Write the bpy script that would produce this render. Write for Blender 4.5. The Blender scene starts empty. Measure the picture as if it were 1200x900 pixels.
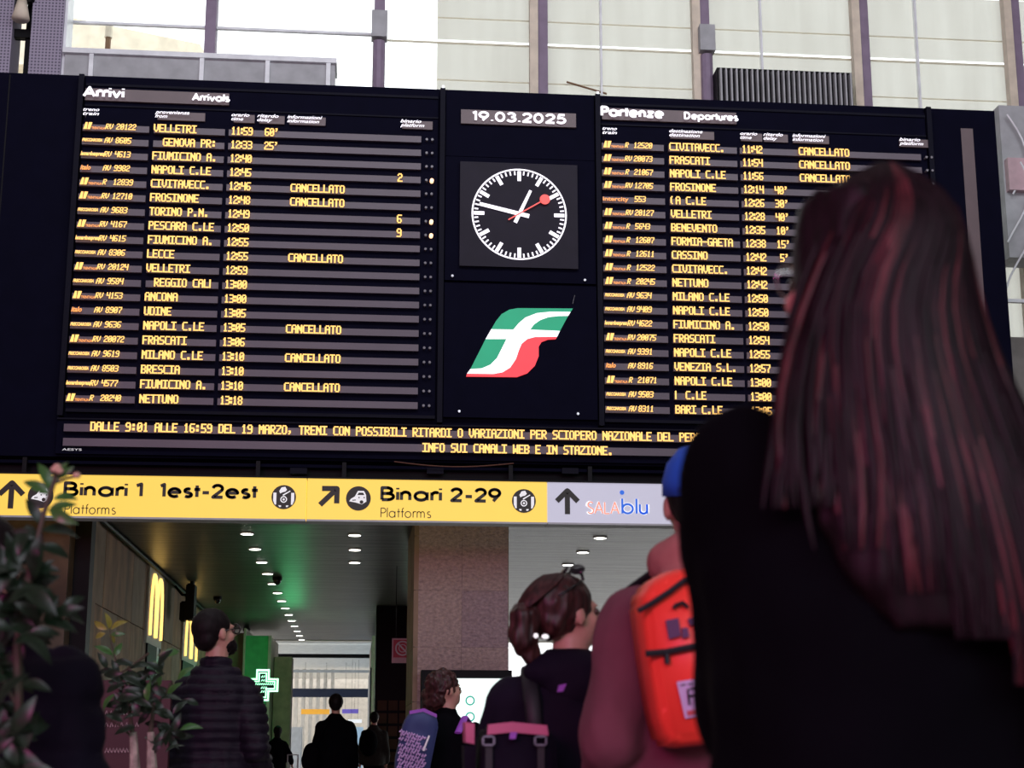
import bpy, bmesh, math, random
from mathutils import Vector, Matrix, noise
random.seed(7)
C = bpy.context.scene
PI = math.pi
# ------------------------------------------------------------------ camera
H = 1.12
F, PITCH, YAW = 1856.5, math.radians(12.795), math.radians(5.52)
cd = bpy.data.cameras.new('camera'); cam = bpy.data.objects.new('camera', cd); C.collection.objects.link(cam)
cam.location = (0, 0, H); cam.rotation_euler = (PI/2 + PITCH, 0, -YAW)
cd.sensor_width = 36; cd.lens = F / 1200 * 36; cd.clip_start = .05; cd.clip_end = 300
cd.dof.use_dof = True; cd.dof.focus_distance = 15.3; cd.dof.aperture_fstop = 5.6
C.camera = cam
# ------------------------------------------------------------------ sky, lights, exposure
w = bpy.data.worlds.new('sky'); C.world = w; w.use_nodes = True
bg = w.node_tree.nodes['Background']
bg.inputs[0].default_value = (.97, .98, 1, 1); bg.inputs[1].default_value = 2.2
vs = C.view_settings
C.display_settings.display_device = 'sRGB'
vs.view_transform = 'Standard'; vs.look = 'None'; vs.exposure = 0.0; vs.gamma = 1; vs.use_curve_mapping = False
C.cycles.use_denoising = True
C.cycles.max_bounces = 6; C.cycles.diffuse_bounces = 4; C.cycles.sample_clamp_indirect = 4
def area(name, loc, aim, sx, sy, power, col):
    l = bpy.data.lights.new(name, 'AREA'); l.shape = 'RECTANGLE'; l.size = sx; l.size_y = sy; l.energy = power; l.color = col
    o = bpy.data.objects.new(name, l); C.collection.objects.link(o); o.location = loc
    o.rotation_euler = (Vector(aim) - Vector(loc)).to_track_quat('-Z', 'Y').to_euler(); return o
area('daylight_facade', (2, -10.5, 6.5), (1.5, 10, 4), 14, 6, 1150, (.85, .9, 1))
area('board_fill_light', (1.5, 6.5, 11.2), (1.5, 15, 7.6), 16, 3, 800, (.9, .93, 1))  # added unseen lamp that brightens the board but misses the people
area('advert_screen_glow', (-4.2, -5.5, 3.6), (.6, 5.5, 1.3), 3.2, 2.0, 330, (1, .10, .50))
# ------------------------------------------------------------------ helpers
def at(px, py, Y):
    x = (px-600)/F; z = -(py-450)/F; d = 1
    d, z = math.cos(PITCH)*d - math.sin(PITCH)*z, math.sin(PITCH)*d + math.cos(PITCH)*z
    X = math.cos(YAW)*x + math.sin(YAW)*d; Yd = -math.sin(YAW)*x + math.cos(YAW)*d
    k = Y / Yd
    return Vector((X*k, Y, H + z*k))
def aX(px, py, Y=15): return at(px, py, Y).x
def lin(r, g, b):
    f = lambda c: (c/255/12.92) if c/255 <= .04045 else ((c/255+.055)/1.055)**2.4
    return (f(r), f(g), f(b))
def mat(name, col, rough=.6, metal=0, emit=None, es=1, var=.12, scale=6, bump=0, spec=.5, stretch=(1, 1, 1), bscale=None):
    m = bpy.data.materials.new(name); m.use_nodes = True; n = m.node_tree.nodes; L = m.node_tree.links
    b = n['Principled BSDF']
    b.inputs['Roughness'].default_value = rough; b.inputs['Metallic'].default_value = metal
    b.inputs['Specular IOR Level'].default_value = spec
    tc = n.new('ShaderNodeTexCoord'); mp = n.new('ShaderNodeMapping'); L.new(tc.outputs['Object'], mp.inputs[0])
    mp.inputs['Scale'].default_value = stretch
    nz = n.new('ShaderNodeTexNoise'); nz.inputs['Scale'].default_value = scale; nz.inputs['Detail'].default_value = 5
    L.new(mp.outputs[0], nz.inputs['Vector'])
    r = n.new('ShaderNodeValToRGB'); r.color_ramp.elements[0].position = .3; r.color_ramp.elements[1].position = .7
    r.color_ramp.elements[0].color = (*[c*(1-var) for c in col], 1); r.color_ramp.elements[1].color = (*[min(1, c*(1+var)) for c in col], 1)
    L.new(nz.outputs[0], r.inputs[0]); L.new(r.outputs[0], b.inputs['Base Color'])
    if bump:
        z2 = nz
        if bscale:
            z2 = n.new('ShaderNodeTexNoise'); z2.inputs['Scale'].default_value = bscale; z2.inputs['Detail'].default_value = 4; L.new(mp.outputs[0], z2.inputs['Vector'])
        bp = n.new('ShaderNodeBump'); bp.inputs['Strength'].default_value = bump; bp.inputs['Distance'].default_value = .03
        L.new(z2.outputs[0], bp.inputs['Height']); L.new(bp.outputs[0], b.inputs['Normal'])
    if emit:
        b.inputs['Emission Color'].default_value = (*emit, 1); b.inputs['Emission Strength'].default_value = es
    return m
class MB:
    def __init__(s): s.v = []; s.f = []
    def poly(s, pts):
        k = len(s.v); s.v += [tuple(p) for p in pts]; s.f.append(tuple(range(k, k+len(pts)))); return s
    def box(s, x0, x1, y0, y1, z0, z1):
        k = len(s.v); s.v += [(x, y, z) for x in (x0, x1) for y in (y0, y1) for z in (z0, z1)]
        s.f += [tuple(k+i for i in q) for q in ((0,1,3,2),(4,6,7,5),(0,4,5,1),(2,3,7,6),(0,2,6,4),(1,5,7,3))]; return s
    def prism(s, pts, y0, y1):          # outline in (x, z), front at y0
        n = len(pts); k = len(s.v)
        s.v += [(x, y0, z) for x, z in pts] + [(x, y1, z) for x, z in pts]
        s.f.append(tuple(k+i for i in range(n))); s.f.append(tuple(k+n+i for i in reversed(range(n))))
        for i in range(n): j = (i+1) % n; s.f.append((k+i, k+n+i, k+n+j, k+j))
        return s
    def tube(s, pts, rad, n=8, cap=True, flat=1.0):
        pts = [Vector(p) for p in pts]; m = len(pts)
        if not hasattr(rad, '__len__'): rad = [rad]*m
        k = len(s.v); up = None
        for i, p in enumerate(pts):
            d = (pts[min(i+1, m-1)] - pts[max(i-1, 0)]).normalized()
            if up is None: up = Vector((0, 0, 1)) if abs(d.z) < .9 else Vector((0, 1, 0))
            a = d.cross(up)
            if a.length < 1e-5: a = d.orthogonal()
            a.normalize(); b = a.cross(d).normalized(); up = b
            for j in range(n):
                t = 2*PI*j/n; s.v.append(tuple(p + a*math.cos(t)*rad[i] + b*math.sin(t)*rad[i]*flat))
        for i in range(m-1):
            for j in range(n):
                q = (j+1) % n; s.f.append((k+i*n+j, k+i*n+q, k+(i+1)*n+q, k+(i+1)*n+j))
        if cap: s.f.append(tuple(k+j for j in reversed(range(n)))); s.f.append(tuple(k+(m-1)*n+j for j in range(n)))
        return s
    def rings(s, rs, n=24, cap=True):    # rs: list of (centre, rx, ry) horizontal ellipses
        k = len(s.v); m = len(rs)
        for c, rx, ry in rs:
            for j in range(n):
                t = 2*PI*j/n; s.v.append((c[0]+rx*math.cos(t), c[1]+ry*math.sin(t), c[2]))
        for i in range(m-1):
            for j in range(n):
                q = (j+1) % n; s.f.append((k+i*n+j, k+i*n+q, k+(i+1)*n+q, k+(i+1)*n+j))
        if cap: s.f.append(tuple(k+j for j in reversed(range(n)))); s.f.append(tuple(k+(m-1)*n+j for j in range(n)))
        return s
    def ell(s, c, r, M=None, n=16, m=10):
        k = len(s.v); c = Vector(c)
        def add(v):
            v = Vector(v)
            if M is not None: v = M @ v
            s.v.append(tuple(c+v))
        add((0, 0, r[2]))
        for i in range(1, m):
            a = PI*i/m
            for j in range(n):
                t = 2*PI*j/n; add((r[0]*math.sin(a)*math.cos(t), r[1]*math.sin(a)*math.sin(t), r[2]*math.cos(a)))
        add((0, 0, -r[2])); e = len(s.v)-1
        for j in range(n):
            q = (j+1) % n
            s.f.append((k, k+1+j, k+1+q)); s.f.append((e, e-n+q, e-n+j))
            for i in range(m-2): s.f.append((k+1+i*n+j, k+1+(i+1)*n+j, k+1+(i+1)*n+q, k+1+i*n+q))
        return s
    def cap(s, p0, r0, p1, r1):          # tapered limb with round ends
        p0 = Vector(p0); p1 = Vector(p1); d = (p1-p0).normalized()
        P = []; R = []
        for a in (80, 55, 30): P.append(p0 - d*r0*math.sin(math.radians(a))); R.append(r0*math.cos(math.radians(a)))
        P += [p0, p0.lerp(p1, .5), p1]; R += [r0, (r0+r1)/2*1.02, r1]
        for a in (30, 55, 80): P.append(p1 + d*r1*math.sin(math.radians(a))); R.append(r1*math.cos(math.radians(a)))
        return s.tube(P, R, 12)
    def xf(s, M):
        s.v = [tuple(M @ Vector(v)) for v in s.v]; return s
    def mesh(s, name):
        me = bpy.data.meshes.new(name); me.from_pydata(s.v, [], s.f); me.update(); return me
    def build(s, name, m, parent=None, smooth=False, bevel=0):
        me = s.mesh(name)
        if bevel:
            bm = bmesh.new(); bm.from_mesh(me); bmesh.ops.recalc_face_normals(bm, faces=bm.faces)
            bmesh.ops.bevel(bm, geom=bm.edges[:], offset=bevel, segments=2, affect='EDGES'); bm.to_mesh(me); bm.free()
        if smooth: me.polygons.foreach_set('use_smooth', [True]*len(me.polygons))
        return put(name, me, m, parent)
def put(name, me, m, parent=None):
    if m is not None: me.materials.clear(); me.materials.append(m)
    o = bpy.data.objects.new(name, me); C.collection.objects.link(o)
    if parent is not None:
        o.parent = parent; o.matrix_parent_inverse = Matrix.Translation(world_loc(parent)).inverted() if parent.rotation_euler.z == 0 else (chain(parent)).inverted()
    return o
def chain(o):
    M = Matrix.LocRotScale(o.location, o.rotation_euler, o.scale)
    return (chain(o.parent) @ o.matrix_parent_inverse @ M) if o.parent else M
def world_loc(o): return chain(o).translation
def tag(o, label=None, cat=None, group=None, kind=None):
    if label: o['label'] = label
    if cat: o['category'] = cat
    if group: o['group'] = group
    if kind: o['kind'] = kind
    return o
def empty(name, loc, label=None, cat=None, group=None, kind=None):
    o = bpy.data.objects.new(name, None); C.collection.objects.link(o); o.location = loc; o.empty_display_size = .1
    return tag(o, label, cat, group, kind)
def struct(o): o['kind'] = 'structure'; return o
# ------------------------------------------------------------------ materials
M = {}
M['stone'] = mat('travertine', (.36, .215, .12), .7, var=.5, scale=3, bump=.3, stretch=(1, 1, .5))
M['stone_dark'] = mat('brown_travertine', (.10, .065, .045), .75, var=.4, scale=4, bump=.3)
M['stone_col'] = mat('beige_stone', (.55, .45, .33), .75, var=.2, scale=5, bump=.2)
M['stone2'] = mat('travertine_pale', (.33, .245, .17), .7, var=.25, scale=3, bump=.2)
M['rough_stone'] = mat('bush_hammered_stone', (.52, .41, .39), .85, var=.26, scale=24, bump=1.0, bscale=26, stretch=(1, 1, 1.4))
M['rough_stone_b'] = mat('bush_hammered_stone_grey', (.45, .35, .375), .85, var=.28, scale=26, bump=1.0, bscale=28, stretch=(1, 1, 1.4))
M['floor'] = mat('polished_floor', (.32, .30, .27), .25, var=.1, scale=2)
M['hallwall'] = mat('hall_plaster', (.26, .24, .22), .8)
M['dark'] = mat('dark_steel', (.003, .003, .0045), .55, spec=.15)
M['casing'] = mat('board_casing', (.0026, .0026, .0105), .7, var=.1, spec=.04)
M['frame'] = mat('board_frame', (.0035, .0035, .0105), .6, spec=.1)
M['strip'] = mat('led_strip_off', (.092, .068, .09), .42, var=.08, scale=2, spec=.5)
M['strip_dim'] = mat('led_header_off', (.115, .078, .083), .45, var=.06)
M['led'] = mat('amber_led', (.3, .15, .03), .5, emit=(1, .55, .14), es=1.5)
M['led_o'] = mat('orange_led', (.3, .1, .02), .5, emit=(1, .36, .08), es=1.25)
M['white_led'] = mat('white_led', (.5, .5, .5), .5, emit=(.95, .90, 1), es=1.25)
M['lamp_off'] = mat('indicator_lamp_off', (.16, .15, .17), .3)
M['lamp_on'] = mat('indicator_lamp_on', (.8, .4, .2), .3, emit=(1, .55, .3), es=2.2)
M['screw'] = mat('steel_screw', (.6, .6, .62), .3, .9)
M['clock_panel'] = mat('clock_display', (.012, .009, .019), .5, spec=.15)
M['red_led'] = mat('red_led', (.5, .05, .05), .5, emit=(1, .12, .10), es=.85)
M['lgreen'] = mat('logo_green', (.0, .2, .1), .4, emit=(.003, .27, .13), es=.9)
M['lwhite'] = mat('logo_white', (.8, .8, .8), .4, emit=(1, 1, 1), es=.95)
M['lred'] = mat('logo_red', (.6, .03, .04), .4, emit=(.86, .045, .06), es=.9)
M['yellow'] = mat('sign_yellow', (.55, .35, .05), .4, emit=(.98, .66, .085), es=.74, var=.02)
M['greysign'] = mat('sign_grey', (.4, .4, .47), .4, emit=(.42, .42, .51), es=.7, var=.02)
M['signblack'] = mat('sign_black', (.015, .013, .008), .5)
M['signwhite'] = mat('sign_white', (.7, .7, .7), .5, emit=(.7, .7, .72), es=.6)
M['salmon'] = mat('sign_salmon', (.8, .25, .15), .5, emit=(.85, .32, .22), es=.6)
M['blue'] = mat('sign_blue', (.02, .12, .6), .5, emit=(.02, .14, .62), es=.6)
M['mullion'] = mat('purple_grey_steel', (.26, .20, .28), .6)
M['mull_light'] = mat('cream_wood_edge', (.75, .66, .52), .6)
M['rail'] = mat('white_aluminium', (.85, .88, .9), .3, emit=None)
M['ledge'] = mat('grey_duct', (.42, .43, .44), .6)
M['cream'] = mat('cream_render', (.82, .74, .58), .9)
M['wood'] = mat('brown_pole', (.22, .12, .06), .7)
M['brick'] = mat('dark_brick', (.075, .035, .018), .8)
M['ceil'] = mat('slatted_ceiling', (.095, .092, .084), .36, var=.85, scale=3, stretch=(.3, 7, 1), bump=.35, spec=.4)
M['ceil2'] = mat('white_ceiling', (.85, .83, .77), .7)
M['light'] = mat('downlight', (.9, .9, .85), .3, emit=(1, .97, .86), es=7)
M['white_panel'] = mat('white_panel', (.62, .62, .58), .5)
M['gold'] = mat('gold_neon', (.8, .5, .1), .4, emit=(1, .62, .16), es=1.9)
M['greenled'] = mat('green_neon', (.1, .8, .4), .4, emit=(.42, 1, .62), es=2.6)
M['green_lit_wall'] = mat('green_lit_shopfront', (.12, .62, .26), .6)  # green glow of the pharmacy cross painted into the wall colour
M['screen'] = mat('kiosk_screen', (.8, .9, .9), .3, emit=(.80, 1, .92), es=1.25, var=.01)
M['teal'] = mat('kiosk_teal', (.02, .3, .2), .4, emit=(.05, .42, .3), es=.7)
M['red_sign'] = mat('dark_red_board', (.045, .005, .009), .6)
M['redprint'] = mat('red_print', (.5, .04, .07), .5)
M['pinkwhite'] = mat('pinkish_white', (.6, .42, .45), .5)
M['leaf'] = mat('dark_leaf', (.008, .022, .009), .38, var=.4, spec=.4)
M['leaf_y'] = mat('yellow_leaf', (.22, .23, .035), .4, var=.3)
M['leaf_g'] = mat('green_leaf', (.04, .13, .025), .35, var=.3)
M['stem'] = mat('stem', (.06, .05, .03), .7)
M['bark'] = mat('pale_mottled_bark', (.33, .29, .24), .7, var=.6, scale=30)
M['petal'] = mat('pale_pink_petal', (.62, .42, .30), .6)
M['clay'] = mat('dark_planter', (.03, .028, .026), .6)
M['skin'] = mat('skin', (.50, .27, .20), .5, var=.05)
M['eye'] = mat('eye', (.05, .03, .02), .15)
M['black'] = mat('black_cloth', (.0016, .0016, .003), .9, var=.2, spec=.06)
M['navy'] = mat('navy_cloth', (.0075, .005, .014), .8, var=.25, bump=.2, spec=.12)
M['puffer'] = mat('puffer_nylon', (.008, .005, .013), .6, var=.2, spec=.2)
M['denim'] = mat('dark_denim', (.02, .025, .05), .8)
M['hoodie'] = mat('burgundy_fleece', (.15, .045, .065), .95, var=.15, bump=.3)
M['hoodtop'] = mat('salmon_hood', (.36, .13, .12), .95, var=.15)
M['olive'] = mat('olive_cloth', (.012, .010, .007), .9)
M['hair_brown'] = mat('brown_hair', (.040, .013, .012), .45, var=.7, scale=40, stretch=(2, 2, .12), spec=.3)
M['hair_long'] = mat('dark_auburn_hair', (.009, .0035, .006), .5, var=.6, scale=30, stretch=(3, 3, .1), spec=.18)
M['hair_red_lit'] = mat('red_lit_hair', (.065, .014, .018), .42, var=.7, scale=14, stretch=(3, 3, .6), spec=.25)  # reddish light on the long hair, painted into some locks
M['hair_dark'] = mat('dark_hair', (.007, .0045, .005), .6, var=.4, scale=60, spec=.15)
M['redpack'] = mat('orange_red_nylon', (1.0, .055, .035), .45, var=.06, bump=.1, emit=None)
M['webbing'] = mat('black_webbing', (.008, .007, .012), .6)
M['bluepack'] = mat('blue_nylon', (.035, .05, .16), .6)
M['lilac'] = mat('lilac_print', (.55, .38, .66), .6)
M['pinktrim'] = mat('pink_trim', (.55, .12, .24), .6)
M['purpletrim'] = mat('purple_trim', (.30, .06, .5), .5)
M['patch'] = mat('plum_patch', (.09, .02, .10), .6)
M['metal'] = mat('buckle', (.3, .26, .34), .3, .8)
M['capblue'] = mat('blue_cap_cotton', (.01, .10, .55), .8, var=.12)
M['glass_blk'] = mat('black_plastic', (.01, .01, .012), .2)
M['silver'] = mat('silver', (.8, .8, .85), .15, 1)
M['cable'] = mat('rust_cable', (.10, .035, .02), .7)
M['navybeam'] = mat('navy_beam', (.006, .012, .04), .5)
M['orange_s'] = mat('orange_board', (.6, .28, .02), .5, emit=(.7, .33, .03), es=.6)
M['purple_s'] = mat('violet_board', (.08, .05, .3), .5, emit=(.16, .12, .5), es=.5)
M['bluegrey'] = mat('blue_grey_glassy', (.30, .45, .6), .3)
M['farwall'] = mat('far_render', (.55, .50, .43), .8)
M['concrete'] = mat('pale_column', (.66, .60, .52), .8)
M['whiteprint'] = mat('white_print', (.62, .60, .62), .6)
def perforated():
    m = bpy.data.materials.new('perforated_sheet'); m.use_nodes = True; n = m.node_tree.nodes; L = m.node_tree.links; b = n['Principled BSDF']
    b.inputs['Roughness'].default_value = .5
    tc = n.new('ShaderNodeTexCoord'); v = n.new('ShaderNodeTexVoronoi'); v.inputs['Scale'].default_value = 26; v.inputs['Randomness'].default_value = 0
    L.new(tc.outputs['Object'], v.inputs['Vector']); r = n.new('ShaderNodeValToRGB'); r.color_ramp.interpolation = 'CONSTANT'
    r.color_ramp.elements[0].color = (.10, .085, .13, 1); r.color_ramp.elements[1].position = .36; r.color_ramp.elements[1].color = (.34, .30, .40, 1)
    L.new(v.outputs['Distance'], r.inputs[0]); L.new(r.outputs[0], b.inputs['Base Color']); return m
M['perf'] = perforated()
def glass():
    m = bpy.data.materials.new('window_glass'); m.use_nodes = True; n = m.node_tree.nodes; L = m.node_tree.links; n.clear()
    o = n.new('ShaderNodeOutputMaterial'); mx = n.new('ShaderNodeMixShader'); t = n.new('ShaderNodeBsdfTransparent'); g = n.new('ShaderNodeBsdfGlossy')
    g.inputs['Roughness'].default_value = .02; t.inputs[0].default_value = (.96, .98, .97, 1)
    fr = n.new('ShaderNodeFresnel'); fr.inputs[0].default_value = 1.4
    L.new(fr.outputs[0], mx.inputs[0]); L.new(t.outputs[0], mx.inputs[1]); L.new(g.outputs[0], mx.inputs[2]); L.new(mx.outputs[0], o.inputs[0]); return m
M['glass'] = glass()
def blind():
    m = bpy.data.materials.new('roller_blind'); m.use_nodes = True; n = m.node_tree.nodes; L = m.node_tree.links; n.clear()
    o = n.new('ShaderNodeOutputMaterial'); mx = n.new('ShaderNodeMixShader'); t = n.new('ShaderNodeBsdfTranslucent'); d = n.new('ShaderNodeBsdfDiffuse')
    mx.inputs[0].default_value = .35
    tc = n.new('ShaderNodeTexCoord'); mp = n.new('ShaderNodeMapping'); mp.inputs['Scale'].default_value = (1, 1, .12); nz = n.new('ShaderNodeTexNoise'); nz.inputs['Scale'].default_value = 5
    nz.inputs['Detail'].default_value = 6
    r = n.new('ShaderNodeValToRGB'); r.color_ramp.elements[0].color = (.60, .58, .535, 1); r.color_ramp.elements[1].color = (.69, .675, .63, 1)
    r.color_ramp.elements[0].position = .3; r.color_ramp.elements[1].position = .7
    L.new(tc.outputs['Object'], mp.inputs[0]); L.new(mp.outputs[0], nz.inputs['Vector']); L.new(nz.outputs[0], r.inputs[0])
    L.new(r.outputs[0], t.inputs[0]); L.new(r.outputs[0], d.inputs[0])
    L.new(t.outputs[0], mx.inputs[1]); L.new(d.outputs[0], mx.inputs[2]); L.new(mx.outputs[0], o.inputs[0]); return m
M['blind'] = blind()
# ------------------------------------------------------------------ the hall
struct(MB().box(-9, 14, -12, 75, -.2, 0).build('floor', M['floor']))
struct(MB().box(-9, 14, -12, 18.2, 12.5, 12.7).build('ceiling', M['hallwall']))
struct(MB().box(-9.3, -9, -12, 18.2, 0, 12.5).build('wall_left_hall', M['hallwall']))
struct(MB().box(14, 14.3, -12, 18.2, 0, 12.5).build('wall_right_hall', M['hallwall']))
struct(MB().box(-9, 14, -12.3, -12, 0, 12.5).build('wall_back', M['hallwall']))
# front wall over the passage (behind the board)
struct(MB().box(-9, 14, 17.9, 18.15, 3.75, H+4.8).build('wall_front', M['hallwall']))
struct(MB().box(-9, -3.1, 15.97, 16.2, 0, 3.52).box(-9, 14, 15.5, 18.0, 3.56, 3.75).box(6.5, 14, 16, 16.2, 0, 3.52).build('wall_front_lower', M['hallwall']))
# clerestory: bays between mullions
mx = [-7.93, -5.93, -3.95, -1.92, .10, 2.09, 4.11, 6.14, 8.12, 10.13, 12.15, 14]
zt, zb = 12.5, H+4.8
for i in range(len(mx)-1):
    a, b = mx[i], mx[i+1]
    fr = struct(MB().box(a-.055, a+.075, 17.85, 18.1, zb, zt).build('window_%d' % (i+1), M['mullion']))
    MB().box(a+.07, b-.05, 17.99, 18.0, zb+.02, zt-.02).build('pane', M['glass'], fr)
    if i < 4: MB().box(a+.07, b-.05, 17.93, 17.98, H+8.405, H+8.435).build('transom', M['rail'], fr)
    if b > 1: MB().box(a+.07, b-.05, 18.03, 18.05, H+8.385, H+8.405).build('blind_rail', M['mull_light'], fr)
    if a > 2: MB().box(a-.15, a-.05, 17.8, 17.92, zb, zt).build('mullion_edge', M['mull_light'], fr)
    if i in (4, 6):   # dark drain pipe clipped on the mullion
        MB().tube([(a+.01, 17.78, zb), (a+.01, 17.78, H+8.25)], .075, 10).build('downpipe', M['mullion'], fr)
        MB().box(a-.085, a+.105, 17.68, 17.86, H+8.28, H+8.62).build('pipe_clamp', M['mull_light' if i == 40 else 'ledge'], fr)
    if b > 1:
        x0 = .82 if i == 4 else a+.08
        for zz0, zz1 in ((zb+.02, H+8.40), (H+8.44, H+9.3), (H+9.31, zt-.05)):
            MB().poly([(x0, 18.045, zz0), (b-.05, 18.045, zz0), (b-.05, 18.045, zz1), (x0, 18.045, zz1)]).build('blind', M['blind'], fr)
        for hz in (H+7.9, H+8.72):
            MB().box(x0, b-.05, 18.028, 18.04, hz, hz+.012).build('blind_hem', M['cream'], fr)
        if i > 4: MB().box((a+b)/2-.27, (a+b)/2-.245, 17.96, 18.035, zb+.02, zt).build('glazing_bar', M['rail'], fr)
# perforated columns top left
for xa, xb, nm in ((-4.45, -4.09, 'grey'), (-3.88, -3.52, 'violet')):
    o = MB().box(xa, xb, 17.3, 17.75, 3.75, 12.4).build('perforated_column', M['perf'])
    tag(o, {'grey': 'grey perforated metal column cut by the top left corner', 'violet': 'violet-grey perforated metal column with white edge, top left'}[nm], 'column')
    if nm == 'violet': MB().box(xb, xb+.03, 17.35, 17.7, 3.75, 12.4).build('edge_trim', M['rail'], o); MB().box(xa-.09, xa, 17.45, 17.7, 3.75, 12.4).build('dark_flange', M['dark'], o)
o = MB().box(-4.1, -3.86, 17.4, 17.5, H+7.95, H+8.05).build('bracket_bar', M['dark']); tag(o, 'dark horizontal bar joining the two perforated columns', 'bracket')
# spotlight between columns
sp = empty('floodlight', (-3.98, 17.4, H+8.32), 'dark floodlight with a pale cone between the perforated columns', 'lamp')
MB().box(-4.06, -3.86, 17.2, 17.35, H+8.32, H+8.5).build('lamp_body', M['dark'], sp, bevel=.02)
MB().tube([(-3.98, 17.2, H+8.32), (-3.97, 17.15, H+8.06)], [.05, .1], 14).build('reflector', M['mull_light'], sp, smooth=True)
# grey parapet duct behind the board
d = empty('roof_duct', (-2, 17.4, H+7.5), 'long grey panelled duct running just above the arrivals board', 'duct')
MB().box(-3.48, -.40, 17.3, 17.7, H+7.2, H+7.72).build('body', M['ledge'], d)
MB().box(-3.50, -.38, 17.25, 17.7, H+7.72, H+7.78).build('top_rail', M['rail'], d)
for xx in (-3.2, -1.95, -1.2, -.5): MB().box(xx, xx+.05, 17.26, 17.3, H+7.2, H+7.72).build('upright', M['rail'], d)
# louvre unit above departures
d = empty('louvre_unit', (5, 17.4, H+7.5), 'dark finned louvre unit just above the departures board', 'vent')
MB().box(4.18, 5.85, 17.5, 17.8, H+7.3, H+7.97).build('housing', M['dark'], d)
for k in range(26): MB().box(4.2+k*.064, 4.2+k*.064+.02, 17.42, 17.5, H+7.4, H+7.93).build('fin', M['ledge'], d)
o = MB().tube([at(664, 96, 17.975), at(711, 110, 17.975)], .012, 6).build('thin_line', M['wood']); tag(o, 'thin slanting brown line just above the board left of Partenze', 'rod')  # slanting brown line laid against the glazing
# outside: cream building, pole
b = empty('cream_building', (-4, 26, 0), 'overexposed cream building seen outside through the top left glazing', 'building')
MB().box(-9, -2.9, 26, 32, 0, H+11.2).build('wall', M['cream'], b)
MB().prism([(-9, H+11.2), (-2.6, H+11.2), (-2.9, H+11.7), (-9, H+12.8)], 25.6, 32).build('roof', M['mull_light'], b)
MB().box(-5.1, -4.95, 25.95, 26, 0, H+11.2).build('gutter_pipe', M['mull_light'], b)
o = MB().tube([(-3.32, 19, 3), (-3.30, 19, H+8.72)], [.03, .035], 8).build('brown_pole', M['wood']); tag(o, 'thin brown pole outside the glazing above Arrivi', 'pole')
MB().tube([(-3.30, 19, H+8.72), (-3.30, 19, H+8.9)], [.05, .05], 8).build('pole_head', M['cream'], o)
# duct and cables right of the board
d = empty('service_duct', (7, 17, H+4), 'grey service duct with looping cables right of the board', 'duct')
MB().box(7.50, 8.0, 17.1, 17.5, H+5.55, H+7.45).build('duct_body', M['ledge'], d)
MB().box(7.52, 7.98, 17.0, 17.1, H+6.35, H+6.75).build('pink_box', M['pinkwhite'], d)
for q in range(3):
    pts = [(7.56+.2*math.sin(t/10*PI+q*.6), 17.02-.02*q, H+7.3-.6*q-t*.1) for t in range(11)]
    MB().tube(pts, .012, 6).build('cable', M['rail'], d)
MB().box(8.06, 8.3, 16.9, 17.3, H+4.8, H+7.5).build('dark_post', M['dark'], d)
MB().box(7.3, 8.0, 17.15, 17.2, H+5.02, H+5.06).build('bracket', M['rail'], d)
# ------------------------------------------------------------------ passage below
PY0, PY1 = 15.9, 38.25
CZ = H+2.4
struct(MB().box(-3.2, 6.5, 15.9, PY1, CZ, CZ+.04).build('ceiling_passage', M['ceil']))
wl = struct(MB().box(-3.1, -2.86, 16.2, PY1, 0, CZ).build('wall_left', M['stone2']))
rows_ = [(0, .9), (.9, 1.75), (1.75, 2.6), (2.6, CZ)]
yy = 16.95; k = 0
while yy < 36.5:
    for z0, z1 in rows_:
        jit = random.uniform(0, .006)
        MB().box(-2.86, -2.83+jit, yy+.008, yy+1.14, z0+.006, z1-.006).build('stone_panel', M['stone' if (k*7) % 3 else 'stone2'], wl); k += 1
    yy += 1.15
p = struct(MB().box(-2.86, -2.68, 16.2, 16.45, 0, CZ).build('trim_1', M['dark']))
p = struct(MB().box(-2.86, -2.72, 16.5, 16.9, 0, CZ).build('trim_2', M['stone2']))
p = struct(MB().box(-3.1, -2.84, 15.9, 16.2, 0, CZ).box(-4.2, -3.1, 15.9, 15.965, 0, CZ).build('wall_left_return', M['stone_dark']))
struct(MB().box(6.5, 6.7, 15.9, 27, 0, CZ).build('wall_right', M['stone2']))
# wall stripe lines: horizontal dark cornice pipe
o = MB().tube([(-2.78, 16.4, CZ-.04), (-2.78, PY1, CZ-.04)], .03, 8).build('ceiling_conduit', M['dark']); tag(o, 'dark conduit running along the left wall under the ceiling', 'pipe')
# downlights
dl0 = None
def downlight(x, y, lab, grp):
    global dl0
    if dl0 is None:
        r = empty('downlight', (x, y, CZ))
        MB().tube([(x, y, CZ-.016), (x, y, CZ+.005)], .085, 20).build('rim', M['rail'], r)
        MB().tube([(x, y, CZ-.02), (x, y, CZ-.014)], .07, 20).build('lens', M['light'], r); dl0 = r
    else:
        r = dl0.copy(); C.collection.objects.link(r); r.location = (x, y, CZ)
        for c in dl0.children: q = c.copy(); C.collection.objects.link(q); mi = c.matrix_parent_inverse.copy(); q.parent = r; q.matrix_parent_inverse = mi
    tag(r, lab, 'ceiling light', grp)
ORD = ['nearest', 'second', 'third', 'fourth', 'fifth', 'sixth', 'seventh', 'eighth', 'ninth', 'tenth', 'eleventh', 'twelfth', 'thirteenth', 'farthest']
def lab_(i, n, row): return 'downlight %s from the hanging signs in %s' % ('farthest' if i == n-1 else ORD[i], row) if i and i < n-1 or i == n-1 else 'downlight nearest the hanging signs in %s' % row
for i in range(14): downlight(-1.305, 18.62+1.492*i, lab_(i, 14, 'the long left ceiling row'), 'downlights in the long left row')
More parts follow.
